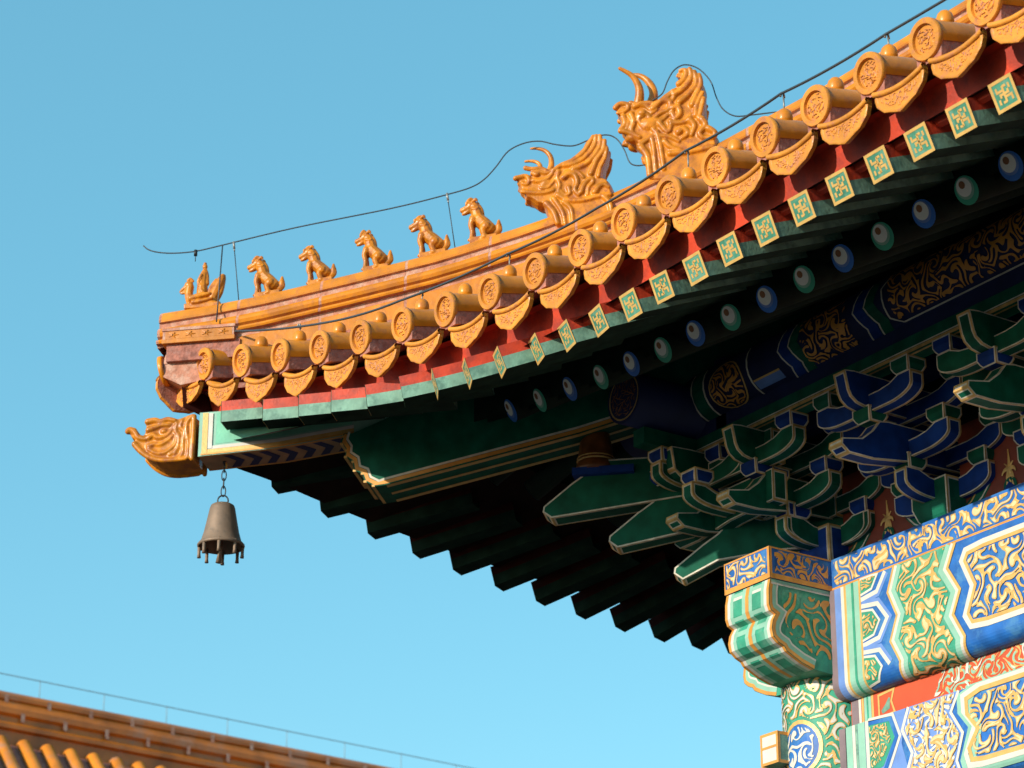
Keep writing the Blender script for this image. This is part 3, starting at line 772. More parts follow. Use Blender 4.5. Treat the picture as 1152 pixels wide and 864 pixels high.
def put_set(key, org, inward, extra=None):
    mx = mxf(org, inward)
    if key not in protos:
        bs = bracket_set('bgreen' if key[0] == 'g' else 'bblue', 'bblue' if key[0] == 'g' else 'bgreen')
        base = part(bs[0][1], 'bracket_set', mx); kids = []
        for n_, b_ in bs[1:]: o = b_.build(n_); setw(o, mx, base); kids.append(o)
        protos[key] = (base, kids); return base
    base = copypart(protos[key][0], mx)
    for k in protos[key][1]: c_ = k.copy(); C.objects.link(c_); c_.parent = base; setw(c_, mx)
    return base
for i in range(0, 8): put_set('g' if i % 2 == 0 else 'b', (XC+.85*i, YC, 0), (0, 1))
for i in range(1, 6): put_set('g' if i % 2 == 0 else 'b', (XC, YC+.85*i, 0), (1, 0))
cs = put_set('g', (XC-.002, YC-.002, .0015), (1, 0)); cs.name = 'bracket_set'
# diagonal members of the corner set
def dm(u, z, t_): return DP(2.889-u, t_, z)
for L_, z, w_ in ((.80, 4.42, .11), (1.13, 4.61, .12), (1.47, 4.79, .13)):
    b_ = B(); prism(b_, beak_prof(z, L_, 1.15, .12), w_, dm, 'bgreen', th=(.010, .008)); o = b_.build('slanted_arm'); setw(o, Matrix(), cs)
for u, z in ((.60, 4.60), (.86, 4.79)):
    b_ = B(); block(b_, 0, 0, 0, 'bblue', 1.35, .085); o = b_.build('bearing_block'); setw(o, Matrix.Translation(dm(u, z, 0)), cs)
# extra members beside the corner
for (org, inw) in (((XC-.41, YC, 0), (0, 1)), ((XC, YC-.41, .0007), (1, 0))):
    mx = mxf(org, inw)
    sg = -1 if inw == (0, 1) else 1
    for name, fn in (('slanted_arm', lambda b_: prism(b_, beak_prof()[:], .095, mo, 'bgreen')),
                     ('beam_head', lambda b_: prism(b_, [(-.1, 4.766), (.47, 4.773), (.60, 4.776), (.66, 4.786), (.70, 4.815), (.72, 4.935), (.6, 4.942), (-.1, 4.942)], .085, mo, 'bgreen')),
                     ('bracket_arm', lambda b_: prism(b_, arm_prof(.335, 4.753, 4.872), .085, ml, 'bgreen', t0=.472)),
                     ('bracket_arm', lambda b_: prism(b_, arm_prof(.32, 4.573, 4.691), .085, ml, 'bgreen', t0=.237)),
                     ('bearing_block', lambda b_: block(b_, 0, .47, 4.7085, 'bblue')), ('bearing_block', lambda b_: block(b_, sg*.28, .47, 4.8705, 'bblue')),
                     ('bearing_block', lambda b_: block(b_, sg*.255, .235, 4.6885, 'bblue'))):
        b_ = B(); fn(b_); o = b_.build(name); setw(o, mx, cs)
# panels between the sets
for i in range(12):
    fr = i < 7; j = i if fr else i-7
    mx = mxf((XC+.85*(j+.5), YC, 0) if fr else (XC, YC+.85*(j+.5), 0), (0, 1) if fr else (1, 0))
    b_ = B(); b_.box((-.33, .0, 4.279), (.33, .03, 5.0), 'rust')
    f3 = lambda u, v, o_: V((u, -o_, v))
    for s_ in (-1, 1):
        c_ = [(.315, 4.28), (.295, 4.33), (.225, 4.37), (.165, 4.43), (.150, 4.52), (.140, 4.58), (.09, 4.63), (.055, 4.72), (.045, 4.80), (.02, 4.86), (0, 4.90)]
        c_ = [(x*s_, z) for x, z in c_]
        b_.band(c_, .075, f3, .002*1, 'bgreen'); b_.band([(x-s_*.036, z) for x, z in c_[:-2]], .008, f3, .0045, 'pale'); b_.band([(x+s_*.036, z) for x, z in c_], .008, f3, .0045, 'dgold')
    for k, (sx, ln, cu, z0_) in enumerate(((0, .19, 0, 4.36), (.5, .15, .55, 4.35), (-.5, .15, -.55, 4.35), (1, .11, 1.2, 4.34), (-1, .11, -1.2, 4.34), (1.4, .12, -.9, 4.31), (-1.4, .12, .9, 4.31), (.3, .09, 1.6, 4.42), (-.3, .09, -1.6, 4.42), (2.2, .09, 1.5, 4.30), (-2.2, .09, -1.5, 4.30))):
        pts = []; x, z, th = sx*.030, z0_, pi/2-sx*.42
        for q in range(14): pts.append((x, z)); x += cos(th)*ln/13; z += sin(th)*ln/13; th += cu*.16
        b_.stroke(pts, [.005+.017*sin(pi*min(1, q/13*1.05)) for q in range(14)], f3, .003+.0006*k, .006, ('gold', 'dgold', 'dgold', 'bgreen', 'bgreen')[k] if k < 5 else 'dgold')
    b_.stroke([(-.11, 4.305), (-.04, 4.325), (.04, 4.325), (.11, 4.305)], [.01, .024, .024, .01], f3, .003, .006, 'dgold'); b_.stroke([(-.035, 4.35), (0, 4.37), (.035, 4.35)], [.012, .04, .012], f3, .012, .004, 'bblue')
    part(b_, 'bracket_panel', mx)

# --- boards, purlins and inner walls above the brackets
def beam_box(lo, hi, k, name='tie_beam', lines=None, axis=0):
    b_ = B(); b_.box(lo, hi, k)
    if lines:
        x0, x1 = lo[0], hi[0]
        for z, wd, kk in lines: b_.band([(x0, z), (x1, z)], wd, lambda u, v, o_: V((u, lo[1]-o_, v)), .002, kk)
        b_.band([(x0, .012), (x1, .012)], .014, lambda u, v, o_: V((u, lo[1]+v, lo[2]-o_)), .002, 'dgold')
    return part(b_, name)
YO = YC-.47
beam_box((-10.62, YO-.045, 4.944), (-3.2, YO+.045, 5.03), 'bgreen', 'eave_tie_beam', ((4.956, .016, 'dgold'), (4.970, .007, 'pale')))
beam_box((-10.58, YO-.03, 5.03), (-3.2, YO+.03, 5.12), 'navy', 'eave_tie_beam')
beam_box((-10.3, YC-.235-.04, 4.945), (-3.2, YC-.235+.04, 5.40), 'navy', 'tie_beam')
beam_box((-9.9, YC-.03, 4.77), (-3.2, YC+.04, 5.6), 'dgreen', 'tie_beam')
b_ = B(); b_.box((XC-.47-.045, 7.75, 4.946), (XC-.47+.045, 14, 5.032), 'bgreen'); part(b_, 'eave_tie_beam')
b_ = B(); b_.box((XC-.235-.04, 8.1, 4.948), (XC-.235+.04, 14, 5.42), 'navy'); part(b_, 'tie_beam')
b_ = B(); b_.box((XC-.031, 8.4, 4.772), (XC+.039, 14, 5.62), 'dgreen'); part(b_, 'tie_beam')
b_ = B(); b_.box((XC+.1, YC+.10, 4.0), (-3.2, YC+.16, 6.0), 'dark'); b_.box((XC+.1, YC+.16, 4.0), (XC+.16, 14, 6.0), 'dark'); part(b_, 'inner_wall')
# front purlin with painted panels
PZ, PR = 5.245, .14
b_ = B(); b_.lathe([(PR, -10.72), (PR, -3.2)], 'navy', 32, org=(0, YO, PZ), axis=0)
fp = lambda u, v, o_: V((u, YO-cos(v/PR)*(PR+o_), PZ+sin(v/PR)*(PR+o_)))   # v: arc length, 0 at the front
cu = [-.30+.04*i for i in range(16)]
for x0, x1 in ((-8.62, -6.0),):
    b_.band([(x0+.05, -.17), (x0, -.12), (x0, .03), (x0+.05, .08)], .010, fp, .003, 'pale', cu); b_.band([(x0+.05, -.17), (x1-.05, -.17)], .010, fp, .003, 'pale', cu)
    maze(b_, lambda x, y: -.145 < y < .09 and x0+.04 < x < x1-.04, (x0, x1, -.15, .09), .052, 5, fp, .005, 'ogold', .1)
for xz, kk in ((-8.72, 'bgreen'), (-8.80, 'bblue'), (-9.28, 'bgreen'), (-9.36, 'bblue')):
    zig = [(xz, -.24), (xz+.05, -.12), (xz, -.02), (xz+.05, .09)]
    b_.band(zig, .07, fp, .0015, kk, cu); b_.band([(x-.03, y) for x, y in zig], .009, fp, .003, 'pale', cu)
ins = lambda x, y: -9.22 < x < -8.88 and -.17 < y < .08
maze(b_, ins, (-9.22, -8.80, -.17, .08), .05, 6, fp, .005, 'ogold', .1)
b_.band([(-9.62, -.13), (-9.42, -.13)], .05, fp, .0015, 'pblue', cu); b_.band([(-9.62, -.10), (-9.42, -.10)], .01, fp, .003, 'gold', cu)
for x in (-9.63, -9.98, -10.08): b_.band([(x, -.26), (x, .1)], .012, fp, .003, 'pale', cu)
b_.band([(-10.03, -.26), (-10.03, .1)], .08, fp, .0015, 'bgreen', cu)
circ = [(-9.81+.13*cos(2*pi*j/24), -.06+.13*sin(2*pi*j/24)) for j in range(24)]
b_.band(circ, .010, fp, .003, 'gold', cu, closed=True)
maze(b_, lambda x, y: (x+9.81)**2+(y+.06)**2 < .0135, (-9.94, -9.68, -.19, .07), .05, 9, fp, .005, 'ogold', .0)
part(b_, 'eave_purlin')
b_ = B(); b_.lathe([(PR-.001, 7.66), (PR-.001, 14)], 'navy', 32, org=(XC-.47, 0, PZ-.06), axis=1)
fe = lambda u, v, o_: V((XC-.47+u, 7.66-o_, PZ-.06+v))
b_.band([(.12*cos(2*pi*j/28), .12*sin(2*pi*j/28)) for j in range(28)], .009, fe, .0015, 'dgold', closed=True)
for pts, ws in scrolls(lambda x, y: x*x+y*y < .011, (-.1, .1, -.1, .1), 40, .12, .010, 10, sep=.014): b_.stroke(pts, ws, fe, .001, .002, 'brown')
part(b_, 'eave_purlin')
# bottle shaped post that carries the hip rafter
b_ = B(); b_.lathe([(.105, 0), (.108, .02), (.10, .05), (.094, .055), (.098, .07), (.092, .085), (.088, .14), (.075, .20), (.062, .26), (.070, .30), (.085, .36)], 'vase', 24)
b_.lathe([(.0985, .058), (.101, .066)], 'dgold', 24); b_.lathe([(.100, .0865-.01), (.099, .0865-.004)], 'dgold', 24)
part(b_, 'bottle_post', Matrix.Translation(DP(1.69, 0, 4.905)))
b_ = B(); b_.box((-.10, -.10, .01), (.22, .10, .05), 'bblue'); spl([], b_, ()); part(b_, 'post_plate', DMX(1.68, 4.86))
# --- plate (flat painted beam) under the brackets, its crossing ends
YP = 8.434; ZT, ZB = 4.276, 4.116
def gold_field(b_, reg, n, L_, wd, seed, f3, off, k='gold', h=.003, sep=None, curl=1.0):
    xs = [p[0] for p in reg]; ys = [p[1] for p in reg]
    maze(b_, inpoly(reg), (min(xs), max(xs), min(ys), max(ys)), wd*2.0, seed, f3, off+h*.5, k, thr=.0 if k == 'gold' else .15)
    if k == 'gold': maze(b_, inpoly(reg), (min(xs), max(xs), min(ys), max(ys)), wd*2.0, seed, f3, off+h*.5+.0012, 'hgold', thr=.95)
b_ = B(); b_.box((-9.571, YP, ZB), (-3.2, YC+.166, ZT), 'blue')
f3 = lambda u, v, o_: V((u, YP-o_, v))
gold_field(b_, [(-9.55, ZB+.022), (-5.0, ZB+.022), (-5.0, ZT-.014), (-9.55, ZT-.014)], 330, .17, .030, 21, f3, .001, sep=.031)
b_.band([(-9.571, ZB+.007), (-3.2, ZB+.007)], .012, f3, .002, 'ogold')
part(b_, 'plate_beam')
b_ = B(); b_.box((-9.92, 8.04, ZB+.001), (-9.571, YC-.16, ZT+.001), 'blue')
f3 = lambda u, v, o_: V((u, 8.04-o_, v)); r_ = (-9.92, -9.571)
gold_field(b_, [(-9.90, ZB+.026), (-9.60, ZB+.026), (-9.60, ZT-.014), (-9.90, ZT-.014)], 40, .12, .026, 22, f3, .001, sep=.027)
for z_, w_ in ((ZB+.012, .026), (ZT-.004, .008)): b_.band([(-9.92, z_), (-9.571, z_)], w_, f3, .0015, 'ogold')
for x_, w_ in ((-9.915, .008), (-9.578, .016)): b_.band([(x_, ZB), (x_, ZT)], w_, f3, .003, 'ogold')
f3 = lambda u, v, o_: V((-9.571+o_, u, v))
gold_field(b_, [(8.07, ZB+.026), (8.41, ZB+.026), (8.41, ZT-.014), (8.07, ZT-.014)], 26, .11, .024, 23, f3, .001, 'ogold', sep=.034)
for z_, w_ in ((ZB+.012, .026), (ZT-.004, .008)): b_.band([(8.04, z_), (YP, z_)], w_, f3, .0015, 'ogold')
b_.band([(8.046, ZB), (8.046, ZT)], .014, f3, .003, 'ogold')
part(b_, 'plate_beam_end')
b_ = B(); b_.box((-10.31, YP+.001, ZB+.0005), (-9.92, YC+.166, ZT+.0005), 'blue'); b_.band([(-10.31, ZB+.012), (-9.92, ZB+.012)], .026, lambda u, v, o_: V((u, YP+.001-o_, v)), .0015, 'ogold'); part(b_, 'plate_beam_end')
b_ = B(); b_.box((-9.919, YC+.166, ZB), (-9.572, 14, ZT), 'blue'); part(b_, 'plate_beam')

# --- fist shaped beam ends below the plate
prof = [(8.048, 4.115), (8.036, 4.06), (8.034, 3.985), (8.045, 3.955), (8.075, 3.94), (8.055, 3.905), (8.047, 3.865), (8.055, 3.825), (8.085, 3.80), (8.12, 3.785), (8.135, 3.765), (8.175, 3.745), (8.225, 3.722), (8.30, 3.70), (8.46, 3.69), (8.46, 4.115)]
def fist(b_, mapv, hw):
    n = len(prof)
    A_ = [mapv(hw, y, z) for y, z in prof]; B_ = [mapv(-hw, y, z) for y, z in prof]
    b_.face(A_, 'green'); b_.face(B_[::-1], 'green')
    for i in range(n-1): b_.face([A_[i], B_[i], B_[i+1], A_[i+1]], 'green')
    fs = lambda u, v, o_: mapv(hw+o_, u, v)
    e = prof[:14]
    b_.band(e, .018, fs, .0015, 'ogold', shift=.010); b_.band(e, .022, fs, .002, 'pgreen', shift=.030); b_.band(e, .010, fs, .0025, 'white', shift=.046)
    b_.band([(8.05, 4.105), (8.45, 4.105)], .014, fs, .003, 'pgreen'); b_.band([(8.05, 4.092), (8.45, 4.092)], .010, fs, .0035, 'white')
    sreg = [(8.125, 4.065), (8.43, 4.065), (8.43, 3.76), (8.30, 3.775), (8.22, 3.81), (8.15, 3.86), (8.12, 3.93)]
    maze(b_, inpoly(sreg), (8.11, 8.44, 3.75, 4.07), .085, 31, fs, .003, 'ogold', .55)
    # front: three rolls with gilt edges, centre strap and pale outlines
    arc = [0]
    for i in range(1, n): arc.append(arc[-1]+sqrt((prof[i][0]-prof[i-1][0])**2+(prof[i][1]-prof[i-1][1])**2))
    def ff(u, v, o_):
        v = max(0, min(arc[-1]-1e-6, v))
        for i in range(1, n):
            if v <= arc[i]: break
        t = (v-arc[i-1])/(arc[i]-arc[i-1]); y = prof[i-1][0]+t*(prof[i][0]-prof[i-1][0]); z = prof[i-1][1]+t*(prof[i][1]-prof[i-1][1])
        return mapv(u, y-o_, z-o_*.5)
    L_ = arc[13]; cu = arc[1:14]
    for x_, w_, k, o_ in ((-hw+.009, .018, 'ogold', .002), (hw-.009, .018, 'ogold', .002), (0, .026, 'ogold', .002), (-hw+.028, .022, 'white', .0015), (hw-.028, .022, 'white', .0015),
                          (-.026, .026, 'pgreen', .0012), (.026, .026, 'pgreen', .0012), (-hw+.05, .024, 'pgreen', .001), (hw-.05, .024, 'pgreen', .001)):
        b_.poly([(x_-w_/2, .002), (x_+w_/2, .002), (x_+w_/2, L_), (x_-w_/2, L_)], ff, o_, k, cu)
    for v_, w_, k in ((.012, .022, 'pgreen'), (.034, .016, 'white'), (arc[2]+.005, .02, 'pgreen'), (arc[4]+.03, .03, 'pgreen'), (arc[8]+.03, .025, 'pgreen'), (arc[10]+.02, .016, 'pgreen')):
        b_.poly([(-hw+.04, v_), (-.014, v_), (-.014, v_+w_), (-hw+.04, v_+w_)], ff, .0009, k, cu); b_.poly([(.014, v_), (hw-.04, v_), (hw-.04, v_+w_), (.014, v_+w_)], ff, .0009, k, cu)
b_ = B(); fist(b_, lambda u, y, z: V((-9.747+u, y, z)), .168); part(b_, 'beam_end')
b_ = B(); fist(b_, lambda u, y, z: V((XC+(y-YC), YC-u, z)), .150); part(b_, 'beam_end')
# small lower beam end
def small_end(b_, mp):
    P = lambda lo, hi, k: None
    b_.box((-.065, 0, 3.24), (.065, .36, 3.395), 'teal', mp)
    f3 = lambda u, v, o_: mp @ V((u, -o_, v)); fs = lambda u, v, o_: mp @ V((.065+o_, u, v))
    b_.poly([(-.06, 3.245), (.06, 3.245), (.06, 3.39), (-.06, 3.39)], f3, .001, 'white')
    b_.band([(-.06, 3.246), (.06, 3.246), (.06, 3.39), (-.06, 3.39)], .014, f3, .002, 'ogold', closed=True); b_.band([(-.06, 3.325), (.06, 3.325)], .012, f3, .0025, 'ogold')
    b_.band([(.006, 3.247), (.34, 3.247), (.34, 3.388), (.006, 3.388)], .016, fs, .001, 'ogold', closed=True)
    b_.poly([(.07, 3.295), (.17, 3.295), (.17, 3.34), (.07, 3.34)], fs, .001, 'green')
b_ = B(); small_end(b_, Matrix.Translation((-9.935, 8.30, .065))); part(b_, 'beam_end')
b_ = B(); small_end(b_, mxf((-10.29, 8.60, 0), (1, 0))); part(b_, 'beam_end')

# --- architrave
def archi(yf, zt, h, depth, x0, x1, r_=.075, parent=hall):
    """map (x, t): t runs down the front and round the lower edge"""
    H = h-r_
    def f3(u, v, o_):
        if v <= H: return V((u, yf-o_, zt-v))
        an = min((v-H)/r_, pi/2); return V((u, yf+r_-(r_+o_)*cos(an), zt-H-(r_+o_)*sin(an)))
    b_ = B(); vs = [0, H*.5, H]+[H+r_*pi/2*j/8 for j in range(1, 9)]
    rows = [[f3(x0+(x1-x0)*i/8, v, 0) for v in vs]+[V((x0+(x1-x0)*i/8, yf+depth, zt-h)), V((x0+(x1-x0)*i/8, yf+depth, zt))] for i in range(9)]
    vr = b_.grid(rows, 'blue', False); b_.cap(vr[0][::-1], 'grey'); b_.cap(vr[-1], 'grey')
    return b_, f3, [H+r_*pi/2*j/8 for j in range(0, 9)], H+r_*pi/2
AX0, AX1 = -9.585, -4.77
b_, f3, cu, VM = archi(8.42, 4.113, .548, .34, AX0, AX1)
XM = (AX0+AX1)/2
def mir(pts): return [(2*XM-x, v) for x, v in pts]
def Bd(pts, wd, off, k):
    b_.band(pts, wd, f3, off, k, cu); b_.band(mir(pts), wd, f3, off, k, cu)
def Pl(pts, off, k):
    b_.poly(pts, f3, off, k, cu); b_.poly(mir(pts), f3, off, k, cu)
for x, wd, k in ((-9.562, .044, 'grey'), (-9.517, .046, 'pblue'), (-9.483, .022, 'white'), (-9.464, .016, 'gold'), (-9.410, .092, 'pgreen'), (-9.408, .016, 'green'), (-9.357, .014, 'gold')):
    Bd([(x, 0), (x, VM)], wd, .0015 if k != 'green' else .003, k)
# lozenge column: blue with pale chevrons and small green panels
Pl([(-9.35, 0), (-9.12, 0), (-9.06, .12), (-9.12, .24), (-9.06, .36), (-9.12, VM), (-9.35, VM)], .0012, 'blue')
for c_ in (.005, .235, .465):
    hx = [(-9.35, c_-.075), (-9.27, c_-.062), (-9.225, c_), (-9.27, c_+.062), (-9.35, c_+.075)]
    hx = [(x, max(.001, min(VM, v))) for x, v in hx]
    Pl(hx, .002, 'green'); Bd(hx, .012, .003, 'white')
    ox = [(-9.35, c_-.098), (-9.235, c_-.085), (-9.170, c_), (-9.235, c_+.085), (-9.35, c_+.098)]
    if c_ < .1: ox = ox[2:]
    if c_ > .4: ox = ox[:3]
    Bd(ox, .022, .0025, 'white'); b_.band(ox, .018, f3, .0022+c_*.001, 'pblue', cu, shift=-.019); b_.band(mir(ox), .018, f3, .0022, 'pblue', cu, shift=.019)
    gold_field(b_, [(-9.342, max(.004, c_-.055)), (-9.28, max(.004, c_-.045)), (-9.24, c_+.001), (-9.28, c_+.045), (-9.342, c_+.055)], 14, .05, .018, 60+int(c_*10), f3, .003, sep=.017)
    gold_field(b_, mir([(-9.342, max(.004, c_-.055)), (-9.28, max(.004, c_-.045)), (-9.24, c_+.001), (-9.28, c_+.045), (-9.342, c_+.055)]), 14, .05, .018, 60+int(c_*10), f3, .003, sep=.017)
z1 = [(-9.085, 0), (-9.137, .117), (-9.080, .243), (-9.135, .36), (-9.075, .47), (-9.11, VM)]
z2 = [(-8.735, 0), (-8.797, .110), (-8.722, .232), (-8.778, .34), (-8.710, .46), (-8.74, VM)]
Pl(z1+z2[::-1], .002, 'green')
Bd([(x-.020, v) for x, v in z1], .016, .003, 'gold'); Bd([(x-.004, v) for x, v in z1], .018, .0035, 'white'); Bd([(x+.018, v) for x, v in z1], .032, .0032, 'pgreen')
Bd([(x+.012, v) for x, v in z2], .036, .003, 'pgreen'); Bd([(x+.038, v) for x, v in z2], .020, .0035, 'white'); Bd([(x+.055, v) for x, v in z2], .016, .004, 'gold')
reg = [(x+.045, max(.006, v)) for x, v in z1]+[(x-.018, max(.006, v)) for x, v in z2[::-1]]
for rg in (reg, mir(reg)): gold_field(b_, rg, 130, .16, .034, 71, f3, .0035, sep=.0335, curl=1.1)
pn = [(-8.50, .065), (-8.605, .075), (-8.625, .105), (-8.565, .235), (-8.625, .36), (-8.60, .405), (-8.50, .415), (XM, .415), (XM, .065)]
line = pn[:-2]; full = [(XM, .065)]+line+[(XM, .415)]
Bd(full, .018, .003, 'gold'); 
Bd([(XM, .045)]+[(-8.50, .045), (-8.618, .055), (-8.648, .10), (-8.588, .235), (-8.648, .365), (-8.612, .425), (-8.50, .437)]+[(XM, .437)], .026, .0025, 'white')
reg = [(-8.49, .08), (-8.595, .088), (-8.605, .11), (-8.545, .235), (-8.605, .35), (-8.59, .392), (-8.49, .402)]; reg = reg+mir(reg)[::-1]
gold_field(b_, reg, 340, .20, .032, 72, f3, .003, sep=.033, curl=1.1)
part(b_, 'upper_architrave')
# recessed vermilion board with lotus scroll
b_ = B(); b_.box((-9.55, 8.50, 3.41), (AX1, 8.56, 3.60), 'orange')
f3 = lambda u, v, o_: V((u, 8.50-o_, v))
for x, wd, k in ((-9.52, .05, 'grey'), (-9.485, .018, 'white'), (-9.465, .014, 'gold'), (-9.43, .05, 'pgreen'), (-9.43, .012, 'green'), (-9.395, .016, 'gold')): b_.band([(x, 3.41), (x, 3.60)], wd, f3, .0012 if k != 'green' else .002, k)
b_.band([(-9.35, 3.432), (-9.24, 3.442), (-9.262, 3.50), (-9.24, 3.555), (-9.35, 3.545)], .012, f3, .002, 'gold', closed=True)
b_.stroke([(-9.33, 3.46), (-9.29, 3.48), (-9.275, 3.52)], [.02, .04, .01], f3, .001, .002, 'teal')
reg = [(-8.98, 3.425), (-5.35, 3.425), (-5.45, 3.565), (-8.90, 3.565)]
maze(b_, inpoly(reg), (-9, -5.3, 3.42, 3.57), .05, 81, f3, .0015, 'gold', .2); maze(b_, inpoly(reg), (-9, -5.3, 3.42, 3.57), .05, 81, f3, .0025, 'pgreen', .75); maze(b_, inpoly(reg), (-9, -5.3, 3.42, 3.57), .07, 82, f3, .0035, 'white', 1.2)
part(b_, 'red_board')
# lower architrave
b_, f3, cu, VM = archi(8.42, 3.410, .44, .30, -9.585+.03, AX1, .08)
XM2 = XM
Pl2 = lambda p, o_, k: (b_.poly(p, f3, o_, k, cu))
for x, wd, k in ((-9.53, .05, 'grey'), (-9.485, .05, 'pgreen'), (-9.45, .022, 'white'), (-9.43, .016, 'teal'), (-9.395, .05, 'pgreen'), (-9.355, .024, 'white')): b_.band([(x, 0), (x, VM)], wd, f3, .0015, k, cu)
Pl2([(-9.342, 0), (-9.08, 0), (-9.12, .16), (-9.08, .30), (-9.12, VM), (-9.342, VM)], .0012, 'pblue')
Pl2([(-9.342, .02), (-9.20, .03), (-9.165, .12), (-9.25, .24), (-9.342, .26)], .002, 'green'); b_.band([(-9.342, .015), (-9.19, .025), (-9.15, .12), (-9.24, .26), (-9.342, .285)], .022, f3, .003, 'blue', cu); b_.band([(-9.342, .0), (-9.17, .008), (-9.125, .12), (-9.22, .28), (-9.342, .31)], .016, f3, .003, 'white', cu)
gold_field(b_, [(-9.335, .035), (-9.22, .04), (-9.19, .12), (-9.26, .21), (-9.335, .235)], 30, .07, .016, 91, f3, .003, 'gold', sep=.02)
z1 = [(-9.06, 0), (-9.11, .10), (-9.05, .22), (-9.11, .34), (-9.06, VM)]; z2 = [(-8.72, 0), (-8.78, .09), (-8.71, .20), (-8.76, .32), (-8.70, VM)]
Pl2(z1+z2[::-1], .002, 'pblue'); b_.band([(x, v) for x, v in z1], .018, f3, .003, 'white', cu); b_.band([(x+.0, v) for x, v in z2], .016, f3, .003, 'white', cu)
b_.band([(x+.10, v) for x, v in z2], .05, f3, .0022, 'pgreen', cu)
reg = [(x+.02, max(.005, v)) for x, v in z1]+[(x-.02, max(.005, v)) for x, v in z2[::-1]]
gold_field(b_, reg, 70, .13, .026, 92, f3, .003, 'white', sep=.036); gold_field(b_, reg, 90, .10, .030, 93, f3, .005, 'gold', sep=.036)
fl = [(XM, .025), (-8.58, .025), (-8.675, .05), (-8.675, .12), (-8.61, .20), (-8.675, .28), (-8.66, .335), (-8.58, .345), (XM, .345)]
b_.band(mir(fl), .022, f3, .004, 'gold', cu); b_.band(mir([(x-.022 if x < -8.5 else x, v+(.022 if v > .2 else -.017)) for x, v in fl]), .026, f3, .0035, 'white', cu); b_.band(fl, .022, f3, .004, 'gold', cu); b_.band([(x-.022 if x < -8.5 else x, v+(.022 if v > .2 else -.017)) for x, v in fl], .026, f3, .0035, 'white', cu); b_.band([(x-.046 if x < -8.5 else x, v+(.046 if v > .2 else -.02)) for x, v in fl], .030, f3, .0028, 'pgreen', cu)
reg = [(x+.022, v+(-.02 if v > .2 else .02)) for x, v in fl[1:-1]]; reg = reg+mir(reg)[::-1]
gold_field(b_, reg, 260, .17, .030, 94, f3, .003, sep=.032)
part(b_, 'lower_architrave')
for z0_, z1_, nm in ((3.56, 4.113, 'upper_architrave'), (2.97, 3.41, 'lower_architrave')):
    b_ = B(); b_.box((XC-.175, YC+.18, z0_), (XC+.17, 14, z1_), 'green'); b_.band([(YC+.18, z0_+.04), (14, z0_+.04)], .03, lambda u, v, o_: V((XC-.175-o_, u, v)), .002, 'gold'); part(b_, nm)
# --- columns
for ci, (cx, cy) in enumerate(((-9.80, 8.62), (-4.65, 8.62), (-9.80, 13.4))):
    R_ = .262; b_ = B(); b_.lathe([(R_, GROUND+1.1), (R_, 2.6)], 'wallred', 40, org=(cx, cy, 0)); b_.lathe([(R_, 2.6), (R_, 4.112)], 'green', 40, org=(cx, cy, 0))
    if ci == 0:
        fc = lambda u, v, o_: V((cx+sin(u/R_)*(R_+o_), cy-cos(u/R_)*(R_+o_), v))
        ov = [(.02+.125*cos(2*pi*j/24), 3.36+.13*sin(2*pi*j/24)) for j in range(24)]
        b_.poly(ov, fc, .0015, 'blue', cutx=[-.2+.03*i for i in range(14)]); b_.band(ov, .020, fc, .003, 'gold', closed=True)
        io = inpoly(ov); iin = inpoly([(.02+.10*cos(2*pi*j/24), 3.36+.105*sin(2*pi*j/24)) for j in range(24)]); iout = inpoly([(.02+.15*cos(2*pi*j/24), 3.36+.155*sin(2*pi*j/24)) for j in range(24)])
        maze(b_, iin, (-.1, .14, 3.24, 3.48), .06, 101, fc, .004, 'white', 0)
        reg = lambda x, y: -.40 < x < .40 and 3.0 < y < 4.09 and not iout(x, y)
        maze(b_, reg, (-.4, .4, 3.0, 4.09), .062, 102, fc, .003, 'gold', .12); maze(b_, reg, (-.4, .4, 3.0, 4.09), .062, 102, fc, .0045, 'white', .85)
        b_.band([(-.4, 3.19), (.4, 3.19)], .03, fc, .002, 'white'); b_.band([(-.4, 3.16), (.4, 3.16)], .02, fc, .002, 'gold')
    part(b_, 'column')
# walls below, roof above (outside the photograph but part of the same hall)
b_ = B(); b_.box((-9.6, 9.4, GROUND+1.1), (2.5, 9.7, 4.6), 'wallred'); b_.box((-9.3, 9.7, GROUND+1.1), (-9.0, 14, 4.6), 'wallred'); part(b_, 'wall')

